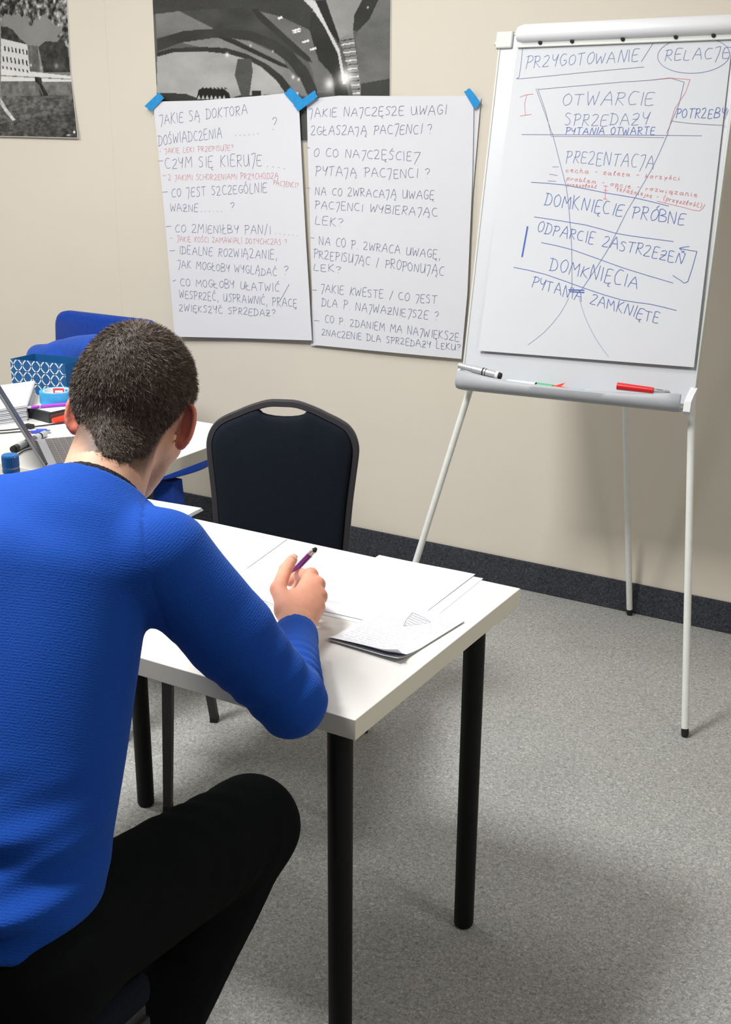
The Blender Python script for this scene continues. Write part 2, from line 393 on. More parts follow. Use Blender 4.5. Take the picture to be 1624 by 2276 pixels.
struct('baseboard_right', (X1 - 0.009, Y0, 0), (X1, WALL - 0.01, 0.105), M['skirt'])
for i, (lx, ly, lw) in enumerate(LAMPS):
    spots = ['above the empty black chair', 'above the man at the near table', 'added as fill at far left, above the end of the poster wall', 'added as fill at right, beyond the easel']
    t = thing('ceiling_lamp', 'square ceiling light panel ' + spots[i], 'ceiling light', (lx, ly, CEIL), 'square ceiling light panels')
    bm = bmesh.new()
    for s in (-1, 1):
        add_box(bm, (lx + s * 0.3 - 0.012, ly - 0.312, CEIL - 0.03), (lx + s * 0.3 + 0.012, ly + 0.312, CEIL), 0.002)
        add_box(bm, (lx - 0.288, ly + s * 0.3 - 0.012, CEIL - 0.03), (lx + 0.288, ly + s * 0.3 + 0.012, CEIL), 0.002)
    bm_obj('frame', bm, M['lampwhite'], t)
    box_obj('diffuser', (lx - 0.288, ly - 0.288, CEIL - 0.02), (lx + 0.288, ly + 0.288, CEIL - 0.008), M['diffuser'], t, 0)

# ------------------------------------------------------------------ posters: flat black and white prints, painted per vertex
def in_poly(X, Z, poly):
    c = np.zeros(X.shape, bool); n = len(poly)
    for i in range(n):
        x1, z1 = poly[i]; x2, z2 = poly[(i + 1) % n]
        if z1 == z2: continue
        c ^= ((z1 > Z) != (z2 > Z)) & (X < (x2 - x1) * (Z - z1) / (z2 - z1) + x1)
    return c
PD = {"P2":[[[[-3.03,1.755],[-2.954,1.769],[-2.805,1.769],[-2.707,1.76],[-2.631,1.742],[-2.568,1.715],[-2.506,1.671],[-2.458,1.622],[-2.458,1.593],[-3.041,1.59]],168],[[[-2.918,1.801],[-2.757,1.815],[-2.667,1.789],[-2.468,1.719],[-2.396,1.661],[-2.378,1.622],[-2.433,1.622],[-2.481,1.685],[-2.543,1.724],[-2.63,1.759],[-2.719,1.78],[-2.838,1.786]],128],[[[-3.029,1.77],[-2.96,1.782],[-2.838,1.786],[-2.719,1.78],[-2.63,1.759],[-2.543,1.724],[-2.481,1.685],[-2.439,1.642],[-2.433,1.622],[-2.464,1.622],[-2.506,1.671],[-2.568,1.715],[-2.631,1.742],[-2.707,1.76],[-2.805,1.769],[-2.954,1.769],[-3.03,1.755]],48],[[[-3.028,1.9],[-2.919,1.905],[-2.769,1.844],[-2.902,1.838],[-3.026,1.82]],122],[[[-2.686,1.81],[-2.616,1.8],[-2.48,1.748],[-2.468,1.723]],125],[[[-3.023,2.149],[-2.39,2.113],[-2.392,1.923],[-2.357,1.895],[-2.37,1.83],[-2.484,1.875],[-2.607,1.902],[-2.663,1.909],[-2.919,1.905],[-3.039,1.898]],58],[[[-2.919,1.905],[-2.663,1.909],[-2.607,1.902],[-2.576,1.873],[-2.377,1.737],[-2.335,1.703],[-2.371,1.727],[-2.455,1.771],[-2.615,1.831],[-2.769,1.844]],62],[[[-2.607,1.902],[-2.484,1.875],[-2.37,1.83],[-2.276,1.726],[-2.246,1.66],[-2.276,1.632],[-2.341,1.632],[-2.359,1.699],[-2.377,1.737],[-2.576,1.873]],104],[[[-3.029,1.773],[-3.027,1.815],[-2.902,1.84],[-2.769,1.844],[-2.615,1.834],[-2.516,1.804],[-2.437,1.761],[-2.377,1.708],[-2.341,1.642],[-2.342,1.622],[-2.378,1.622],[-2.408,1.675],[-2.456,1.728],[-2.529,1.772],[-2.616,1.802],[-2.692,1.811],[-2.757,1.815],[-2.918,1.801]],52],[[[-2.77,1.82],[-2.686,1.809],[-2.468,1.723],[-2.456,1.709],[-2.493,1.719],[-2.693,1.794]],42],[[[-2.607,1.902],[-2.582,1.902],[-2.371,1.746],[-2.359,1.727],[-2.389,1.737],[-2.576,1.868]],50],[[[-2.37,1.83],[-2.363,1.886],[-2.334,1.88],[-2.281,1.805],[-2.246,1.735],[-2.217,1.623],[-2.27,1.622],[-2.282,1.689],[-2.335,1.736]],44],[[[-2.392,1.923],[-2.348,1.922],[-2.293,1.829],[-2.252,1.768],[-2.226,1.66],[-2.239,1.66],[-2.258,1.754],[-2.31,1.838],[-2.357,1.895]],205],[[[-2.348,1.922],[-2.304,1.92],[-2.258,1.828],[-2.252,1.782],[-2.293,1.829]],38],[[[-2.303,2.108],[-2.168,2.101],[-2.166,1.916],[-2.194,1.84],[-2.206,1.82],[-2.252,1.8],[-2.287,1.879],[-2.304,1.92]],150],[[[-2.107,2.097],[-2.053,2.094],[-2.045,1.623],[-2.168,1.623],[-2.189,1.799],[-2.183,1.821],[-2.138,1.857],[-2.105,1.914]],104],[[[-2.168,2.101],[-2.107,2.097],[-2.105,1.914],[-2.138,1.857],[-2.183,1.821],[-2.2,1.826],[-2.195,1.872],[-2.166,1.916]],48],[[[-2.252,1.8],[-2.2,1.826],[-2.165,1.623],[-2.199,1.623],[-2.223,1.726]],135],[[[-2.857,1.591],[-2.856,1.614],[-2.845,1.642],[-2.831,1.647],[-2.731,1.644],[-2.712,1.632],[-2.703,1.612],[-2.704,1.592]],26],[[[-3.038,1.632],[-2.906,1.629],[-2.853,1.614],[-2.699,1.614],[-2.673,1.622],[-2.47,1.627],[-2.458,1.593],[-3.041,1.59]],52],[[[-2.611,1.638],[-2.573,1.638],[-2.574,1.593],[-2.613,1.592]],40],[[[-2.654,1.612],[-2.684,1.691],[-2.669,1.744],[-2.611,1.743],[-2.606,1.701],[-2.625,1.612]],80],[[[-2.499,1.873],[-2.481,1.876],[-2.476,1.869],[-2.495,1.866]],235],[[[-2.441,1.831],[-2.409,1.838],[-2.403,1.833],[-2.436,1.826]],235],[[[-2.439,1.824],[-2.403,1.831],[-2.403,1.826],[-2.436,1.821]],235],[[[-2.401,1.795],[-2.373,1.801],[-2.369,1.795],[-2.399,1.789]],235],[[[-2.37,1.771],[-2.345,1.777],[-2.342,1.77],[-2.367,1.765]],235],[[[-2.139,1.648],[-2.113,1.65],[-2.105,1.646],[-2.139,1.643]],220],[[[-2.171,1.66],[-2.046,1.678],[-2.045,1.623],[-2.168,1.623]],62],[[[-2.853,1.611],[-2.845,1.624],[-2.838,1.611]],190],[[[-2.834,1.646],[-2.826,1.651],[-2.817,1.645]],26],[[[-2.834,1.611],[-2.826,1.624],[-2.819,1.611]],190],[[[-2.817,1.646],[-2.809,1.651],[-2.801,1.645]],26],[[[-2.815,1.611],[-2.808,1.624],[-2.8,1.611]],190],[[[-2.801,1.646],[-2.792,1.651],[-2.784,1.645]],26],[[[-2.796,1.611],[-2.789,1.624],[-2.782,1.611]],190],[[[-2.784,1.646],[-2.776,1.651],[-2.767,1.645]],26],[[[-2.778,1.611],[-2.77,1.624],[-2.763,1.611]],190],[[[-2.767,1.646],[-2.759,1.651],[-2.751,1.645]],26],[[[-2.759,1.611],[-2.752,1.624],[-2.744,1.611]],190],[[[-2.751,1.646],[-2.743,1.651],[-2.734,1.645]],26],[[[-2.74,1.611],[-2.733,1.624],[-2.726,1.611]],190],[[[-2.734,1.646],[-2.726,1.651],[-2.718,1.645]],26],[[[-2.249,1.795],[-2.194,1.802],[-2.194,1.798],[-2.249,1.792]],60],[[[-2.245,1.783],[-2.193,1.789],[-2.193,1.786],[-2.245,1.78]],235],[[[-2.242,1.77],[-2.191,1.776],[-2.191,1.773],[-2.242,1.767]],60],[[[-2.238,1.758],[-2.189,1.763],[-2.189,1.76],[-2.238,1.755]],235],[[[-2.234,1.745],[-2.187,1.75],[-2.187,1.747],[-2.234,1.742]],60],[[[-2.23,1.733],[-2.185,1.737],[-2.185,1.734],[-2.23,1.729]],235],[[[-2.226,1.72],[-2.184,1.724],[-2.184,1.721],[-2.226,1.717]],60],[[[-2.223,1.707],[-2.182,1.711],[-2.182,1.708],[-2.223,1.704]],235],[[[-2.219,1.695],[-2.18,1.698],[-2.18,1.695],[-2.219,1.692]],60],[[[-2.215,1.682],[-2.178,1.685],[-2.178,1.682],[-2.215,1.679]],235],[[[-2.211,1.67],[-2.176,1.672],[-2.176,1.669],[-2.211,1.666]],60],[[[-2.207,1.657],[-2.175,1.659],[-2.175,1.656],[-2.207,1.654]],235],[[[-2.204,1.644],[-2.173,1.646],[-2.173,1.643],[-2.204,1.641]],60],[[[-2.2,1.632],[-2.171,1.633],[-2.171,1.63],[-2.2,1.628]],235]],"G2":[[[-2.229,1.679],0.0515,255],[[-2.291,1.66],0.0363,225],[[-2.714,1.758],0.0133,240],[[-2.438,1.683],0.0109,235],[[-2.415,1.675],0.0097,225],[[-2.613,1.786],0.0085,210],[[-2.52,1.766],0.0061,220],[[-2.144,1.893],0.0061,240]],"P1":[[[[-3.806,1.876],[-3.77,1.874],[-3.744,1.863],[-3.709,1.83],[-3.671,1.808],[-3.811,1.832]],50],[[[-3.811,1.833],[-3.672,1.808],[-3.669,1.709],[-3.825,1.72]],208],[[[-3.672,1.804],[-3.618,1.803],[-3.615,1.708],[-3.668,1.711]],92],[[[-3.615,1.798],[-3.576,1.818],[-3.515,1.815],[-3.465,1.851],[-3.459,1.707],[-3.598,1.706],[-3.608,1.772]],52],[[[-3.825,1.722],[-3.669,1.71],[-3.453,1.692],[-3.454,1.672],[-3.831,1.674]],218],[[[-3.828,1.698],[-3.454,1.682],[-3.455,1.679],[-3.829,1.694]],120],[[[-3.831,1.674],[-3.452,1.673],[-3.448,1.622],[-3.838,1.62]],108],[[[-3.838,1.621],[-3.387,1.622],[-3.402,1.456],[-3.859,1.448]],88],[[[-3.851,1.513],[-3.391,1.578],[-3.402,1.456],[-3.859,1.448]],70],[[[-3.645,1.69],[-3.61,1.688],[-3.608,1.663],[-3.576,1.62],[-3.604,1.62],[-3.624,1.661],[-3.645,1.673]],34],[[[-3.625,1.647],[-3.609,1.62],[-3.618,1.619],[-3.626,1.637]],34],[[[-3.839,1.612],[-3.82,1.59],[-3.804,1.568],[-3.762,1.529],[-3.781,1.527],[-3.823,1.566],[-3.842,1.588]],195],[[[-3.798,1.806],[-3.791,1.805],[-3.789,1.786],[-3.797,1.787]],45],[[[-3.779,1.803],[-3.772,1.803],[-3.769,1.783],[-3.777,1.784]],45],[[[-3.759,1.801],[-3.752,1.8],[-3.75,1.78],[-3.757,1.781]],45],[[[-3.74,1.798],[-3.733,1.797],[-3.73,1.778],[-3.738,1.779]],45],[[[-3.72,1.795],[-3.713,1.795],[-3.711,1.775],[-3.718,1.776]],45],[[[-3.701,1.792],[-3.694,1.792],[-3.692,1.772],[-3.699,1.773]],45],[[[-3.682,1.79],[-3.675,1.789],[-3.672,1.77],[-3.68,1.771]],45],[[[-3.812,1.768],[-3.805,1.767],[-3.803,1.746],[-3.81,1.747]],45],[[[-3.791,1.765],[-3.784,1.765],[-3.782,1.743],[-3.789,1.745]],45],[[[-3.77,1.763],[-3.763,1.762],[-3.76,1.741],[-3.768,1.742]],45],[[[-3.749,1.76],[-3.742,1.759],[-3.739,1.738],[-3.747,1.739]],45],[[[-3.728,1.757],[-3.721,1.757],[-3.719,1.736],[-3.726,1.737]],45],[[[-3.707,1.755],[-3.7,1.754],[-3.698,1.733],[-3.705,1.734]],45],[[[-3.687,1.752],[-3.68,1.751],[-3.677,1.73],[-3.685,1.731]],45],[[[-3.818,1.732],[-3.811,1.731],[-3.808,1.721],[-3.815,1.722]],45],[[[-3.796,1.729],[-3.789,1.729],[-3.786,1.718],[-3.793,1.719]],45],[[[-3.775,1.727],[-3.768,1.726],[-3.764,1.716],[-3.772,1.717]],45],[[[-3.753,1.724],[-3.746,1.723],[-3.742,1.713],[-3.75,1.714]],45],[[[-3.731,1.721],[-3.724,1.721],[-3.72,1.711],[-3.728,1.712]],45],[[[-3.71,1.719],[-3.703,1.718],[-3.699,1.708],[-3.707,1.709]],45],[[[-3.688,1.716],[-3.681,1.716],[-3.677,1.705],[-3.685,1.706]],45]],"G1":[[[-3.661,1.733],0.007,240],[[-3.606,1.723],0.0112,170],[[-3.527,1.729],0.0139,150]],"edge1":[[-3.452,1.959],[-3.455,1.851],[-3.457,1.693],[-3.447,1.578],[-3.434,1.468]]}
def lin(g): g = np.clip(g, 0, 255) / 255.0; return np.where(g <= 0.04045, g / 12.92, ((g + 0.055) / 1.055) ** 2.4)
def poster(name, xl, xr_edge, z0, z1, res, paint, label, curl_amt=.010):
    nz = int((z1 - z0) / res); nx = int((np.max([e[0] for e in xr_edge]) - xl) / res)
    zz = np.linspace(z0, z1, nz + 1); ex = np.array([e[0] for e in xr_edge])[::-1]; ez = np.array([e[1] for e in xr_edge])[::-1]
    xr = np.interp(zz, ez, ex); S = np.linspace(0, 1, nx + 1)
    X = xl + (xr[:, None] - xl) * S[None]; Z = np.repeat(zz[:, None], nx + 1, 1)
    curl = 0.003 + curl_amt * np.clip((z0 + 0.25 - Z) / 0.25, 0, 1) ** 2
    Y = WALL - curl
    V = np.stack([X, Y, Z], -1).reshape(-1, 3); i = np.arange(nz)[:, None] * (nx + 1) + np.arange(nx)[None]
    Q = np.stack([i, i + 1, i + nx + 2, i + nx + 1], -1).reshape(-1, 4)
    t = thing(name, label, 'poster', (float((xl + xr[0]) / 2), WALL, z0))
    o = np_mesh('print', V, Q, M['poster'], t); g = paint(V[:, 0], V[:, 2]); color_attr(o, np.stack([lin(g), lin(g + 1), lin(g)], -1))
    cx_ = (V[:, 0].min() + V[:, 0].max()) / 2; Vb = V.copy(); Vb[:, 1] += 0.0008; s_ = np.tile(S, nz + 1); Vb[:, 0] += np.where(s_ > .999, .0022, np.where(s_ < .001, -.0022, 0)); Vb[:, 2] += np.where(V[:, 2] < z0 + 1e-6, -.0022, 0)
    Vc = Vb.copy(); Vc[:, 1] += .0008
    ob = np_mesh('paper_backing', np.vstack([Vb, Vc]), np.vstack([Q, Q[:, ::-1] + len(Vb)]), M['foam'], t)
    return t
def paint_bridge(X, Z):
    g = 86 + 20 * (Z - 1.5) + 6 * vnoise(np.stack([X, Z, Z], -1), 14, 3)
    jit = 0.002 * np.sin(X * 90)
    for poly, v in PD['P2']:
        mk = in_poly(X, Z + jit * 0, poly)
        if mk.any():
            zc = np.array([q[1] for q in poly]); base = v + (16 if v > 60 else 8) * lattice(np.stack([X, Z * 2], -1), 9, len(poly) + v)
            g = np.where(mk, base, g)
    for (cx, cz), r, v in PD['G2']:
        d = np.hypot(X - cx, Z - cz); g = g + (v - g) * np.exp(-(d / (r * 0.55)) ** 2)
    return g + RNG.normal(0, 2.5, len(g))
def paint_park(X, Z):
    P = np.stack([X, Z, Z * 0], -1); g = 128 + 12 * lattice(P, 8, 9)
    for poly, v in PD['P1']:
        g = np.where(in_poly(X, Z, poly), v + (5 if v > 150 else 30) * lattice(P[:, ::1], 55, 4), g)
    # grass speckle
    g = np.where(Z < 1.62, g + 34 * lattice(P * [1, 3, 1], 60, 5), g)
    # foliage along the top and the right edge
    zl = 1.900 + 0.055 * lattice(P, 22, 12) - 0.085 * np.clip((X + 3.56) / 0.1, 0, 1)
    leaf = (Z > zl); lv = 92 + 150 * lattice(P, 70, 8); g = np.where(leaf, lv, g)
    for (cx, cz), r, v in PD['G1']:
        d = np.hypot(X - cx, Z - cz); g = g + (v - g) * np.exp(-(d / (r * 0.7)) ** 2)
    bz = (Z < 1.48) & (Z > 1.474) & (X > -3.49) & (X < -3.458); g = np.where(bz & (np.sin(X * 2600) > 0), 175, g)
    return g + RNG.normal(0, 3, len(g))
poster('bridge_poster', -3.039, [(-2.06, 2.17), (-2.06, 1.8), (-2.058, 1.476)], 1.476, 2.17, 0.0026, paint_bridge,
       'large black and white poster of curved bridge arches behind two taped paper sheets', .001)
t = poster('park_poster', -4.42, [(-3.448, 2.17)] + PD['edge1'], 1.468, 2.17, 0.0026, paint_park,
       'black and white poster of a building and lawn at far left')
lathe_obj('poster_pin', [(0, 0.0055), (0.0025, 0.005), (0.004, 0.002)], (-3.447, WALL - 0.0135, 1.488), (0, -1, 0), M['plasticwhite'], t, 12)

# ------------------------------------------------------------------ handwriting: single strokes laid as thin ink ribbons
FONT = {
'A':[[(0,0),(.32,1),(.66,0)],[(.1,.4),(.56,.4)]],'B':[[(0,0),(.02,1),(.4,.95),(.42,.62),(.06,.52),(.5,.42),(.5,.08),(0,0)]],'C':[[(.5,.92),(.2,.95),(0,.5),(.16,.04),(.52,.08)]],
'D':[[(.05,0),(.08,1)],[(-.08,.95),(.35,.9),(.55,.5),(.4,.08),(-.05,0)]],'E':[[(.48,.98),(.05,.95),(.02,0),(.48,.02)],[(.03,.5),(.38,.52)]],'F':[[(.45,.98),(.05,.95),(.02,0)],[(.03,.5),(.35,.5)]],
'G':[[(.5,.9),(.2,.98),(0,.5),(.2,.03),(.5,.2),(.5,.45),(.28,.45)]],'H':[[(0,0),(.02,1)],[(.5,0),(.52,1)],[(0,.5),(.5,.5)]],'I':[[(.1,0),(.12,1)]],
'J':[[(0,.9),(.38,.98),(.3,.3),(.12,-.28)]],'K':[[(0,0),(.04,1)],[(.46,.98),(.05,.48),(.5,0)]],'L':[[(.05,1),(0,.04),(.42,0)]],'M':[[(0,0),(.1,1),(.34,.42),(.6,1),(.68,0)]],
'N':[[(0,0),(.06,1),(.46,.02),(.54,1)]],'O':[[(.3,1),(.05,.8),(0,.4),(.18,.02),(.46,.2),(.5,.7),(.3,1)]],'P':[[(.05,-.05),(.08,1)],[(-.08,.92),(.35,.98),(.48,.72),(.3,.5),(.06,.46)]],
'R':[[(.02,0),(.06,1)],[(-.05,.94),(.34,.98),(.44,.74),(.3,.52),(.06,.5),(.5,0)]],'S':[[(.46,.92),(.2,1),(.04,.76),(.36,.48),(.38,.12),(.14,0),(0,.08)]],'T':[[(.26,0),(.28,.98)],[(-.02,.95),(.56,1)]],
'U':[[(0,1),(.02,.2),(.18,0),(.44,.2),(.5,1)],[(.5,1),(.54,0)]],'W':[[(0,1),(.12,.02),(.36,.7),(.5,.02),(.7,1)]],'Y':[[(0,1),(.06,.6),(.3,.5),(.48,.98)],[(.48,.98),(.34,0)]],
'Z':[[(0,.86),(.26,1),(.44,.84),(.3,.45),(0,.02),(.5,.04)]],'?':[[(0,.84),(.22,1),(.42,.82),(.18,.4)],[(.13,.06),(.17,.02)]],'.':[[(.08,.03),(.13,0)]],',':[[(.14,.1),(.04,-.2)]],
'/':[[(.34,1.08),(0,-.12)]],'-':[[(0,.46),(.3,.48)]],'(':[[(.28,1.05),(.06,.5),(.22,-.1)]],')':[[(.02,1.05),(.24,.5),(.04,-.1)]],'7':[[(0,.9),(.55,.94),(.3,.2),(.12,-.4)]],' ':[],
'a':[[(.42,.5),(.18,.6),(.02,.3),(.16,.02),(.4,.4),(.42,.06),(.52,.02)]],'b':[[(.06,1),(.02,.05),(.34,.1),(.34,.45),(.05,.45)]],'c':[[(.36,.55),(.12,.55),(.04,.2),(.2,0),(.42,.1)]],'e':[[(.04,.28),(.34,.38),(.22,.6),(.04,.34),(.16,.02),(.42,.08)]],
'h':[[(.1,1),(.04,0)],[(.06,.4),(.28,.58),(.34,.0),(.46,.04)]],'i':[[(.08,.55),(.06,.02),(.2,.04)],[(.1,.82),(.12,.78)]],'j':[[(.2,.55),(.14,-.3),(0,-.3)]],'k':[[(.1,1),(.04,0)],[(.36,.6),(.08,.3),(.4,.02)]],'l':[[(.02,.3),(.2,.95),(.1,.9),(.08,.05),(.26,.04)]],
'm':[[(.02,0),(.06,.55),(.22,.5),(.24,.04)],[(.24,.4),(.42,.52),(.46,.02),(.56,.06)]],'n':[[(.02,0),(.06,.55)],[(.06,.4),(.28,.55),(.32,.02),(.44,.06)]],'o':[[(.22,.56),(.02,.3),(.2,.02),(.38,.3),(.22,.56),(.46,.5)]],
'p':[[(.1,.58),(.02,-.4)],[(.08,.45),(.34,.55),(.32,.1),(.06,.08)]],'r':[[(.04,0),(.08,.55)],[(.07,.38),(.3,.55)]],'s':[[(.04,.1),(.24,.58),(.34,.2),(.1,.0)]],'t':[[(.16,.95),(.1,.06),(.28,.04)],[(0,.6),(.34,.64)]],'w':[[(0,.55),(.1,.02),(.26,.4),(.36,.02),(.52,.56)]],
'y':[[(.02,.55),(.14,.12),(.34,.5)],[(.36,.55),(.14,-.4)]],'z':[[(.0,.52),(.34,.55),(.04,.04),(.4,.06)]]}
ACC = {'Ą':('A','o'),'Ę':('E','o'),'Ć':('C','a'),'Ł':('L','l'),'Ń':('N','a'),'Ó':('O','a'),'Ś':('S','a'),'Ź':('Z','a'),'Ż':('Z','z'),'ą':('a','o'),'ę':('e','o'),'ć':('c','b'),'ł':('l','l'),'ś':('s','b'),'ź':('z','b')}
def glyph(ch):
    if ch in ACC:
        b, a = ACC[ch]; g = list(FONT[b]); wd = gw(b)
        if a == 'o': g.append([(wd - .1, 0), (wd - .16, -.2), (wd - .02, -.24)])
        if a == 'a': g.append([(wd * .4, 1.08), (wd * .75, 1.3)])
        if a == 'b': g.append([(wd * .4, .72), (wd * .75, .95)])
        if a == 'l': g.append([(-.1, .38), (.28, .62)])
        if a == 'z': g.append([(.02, .5), (.42, .52)])
        return g
    return FONT.get(ch, [])
def gw(ch):
    if ch == ' ': return .38
    if ch in ACC: ch = ACC[ch][0]
    return max(max(p[0] for s in FONT[ch] for p in s), .12)
def text_strokes(txt, A, Bp, h, rng):
    A = np.array(A); Bp = np.array(Bp); d = Bp - A; L = np.linalg.norm(d); d = d / L; up = np.array([-d[1], d[0]])
    if abs(d[1]) < 0.5: up = np.array([-d[1] * 0.5, 1.0])
    adv = [gw(c) + .2 for c in txt]; tot = sum(adv) - .2; sx = L / tot; x = 0; out = []
    for c, a in zip(txt, adv):
        jy = rng.normal(0, .03); sl = rng.normal(.03, .05); js = rng.normal(1, .06)
        for s in glyph(c):
            out.append([A + d * (x + p[0] + sl * p[1]) * sx + up * (p[1] * js + jy) * h + rng.normal(0, .012, 2) * h for p in s])
        x += a
    return out
def round_stroke(s):
    if len(s) < 3: return s
    P = [np.array(p) for p in s]; P = [2 * P[0] - P[1]] + P + [2 * P[-1] - P[-2]]; out = []
    for i in range(1, len(P) - 2):
        a, b, c, d = P[i - 1:i + 3]
        u = (c - b); v = (d - c); w_ = (b - a)
        sharp = lambda p, q: (p @ q) / (np.linalg.norm(p) * np.linalg.norm(q) + 1e-9) < 0.1
        out.append(b)
        if not (sharp(w_, u) and sharp(u, v)):
            m1 = 0.5 * (b + c) + 0.0625 * ((b - a) - (d - c)); out.append(m1)
    out.append(P[-2]); return out
def ink(name, strokes, width, surf, m, parent):
    """strokes in 2D surface coordinates, surf maps (a,b)->world point just proud of the sheet; ribbons are 0.15 mm thick flat print"""
    V = []; F = []
    for s in strokes:
        wd = width * (s[1] if isinstance(s, tuple) else 1.0); pts = s[0] if isinstance(s, tuple) else s
        pts = round_stroke([np.array(p, float) for p in pts])
        pts = [pts[0]] + [q for p, q in zip(pts[:-1], pts[1:]) if np.linalg.norm(q - p) > 1e-6]
        if len(pts) < 2: continue
        D = [(q - p) / np.linalg.norm(q - p) for p, q in zip(pts[:-1], pts[1:])]; run = [pts[0]]; rd = [D[0]]
        def flush(run, rd):
            n_ = len(run); pr = []
            for i in range(n_):
                a = rd[max(i - 1, 0)]; b = rd[min(i, len(rd) - 1)]; m_ = a + b; m_ = m_ / np.linalg.norm(m_); nn = np.array([-m_[1], m_[0]]) * wd / 2 / max(m_ @ a, .6)
                c = run[i] - (rd[0] * wd * .3 if i == 0 else 0) + (rd[-1] * wd * .3 if i == n_ - 1 else 0); k = len(V); V.extend([surf(*(c - nn)), surf(*(c + nn))]); pr.append(k)
            for a, b in zip(pr[:-1], pr[1:]): F.append([a, b, b + 1, a + 1])
        for i in range(1, len(pts)):
            run.append(pts[i])
            if i < len(D) and D[i] @ D[i - 1] < .35: flush(run, rd); run = [pts[i]]; rd = [D[i]]
            elif i < len(D): rd.append(D[i])
        flush(run, rd)
    o = mesh_obj(name, V, F, m, parent); o['kind'] = 'stuff'; return o
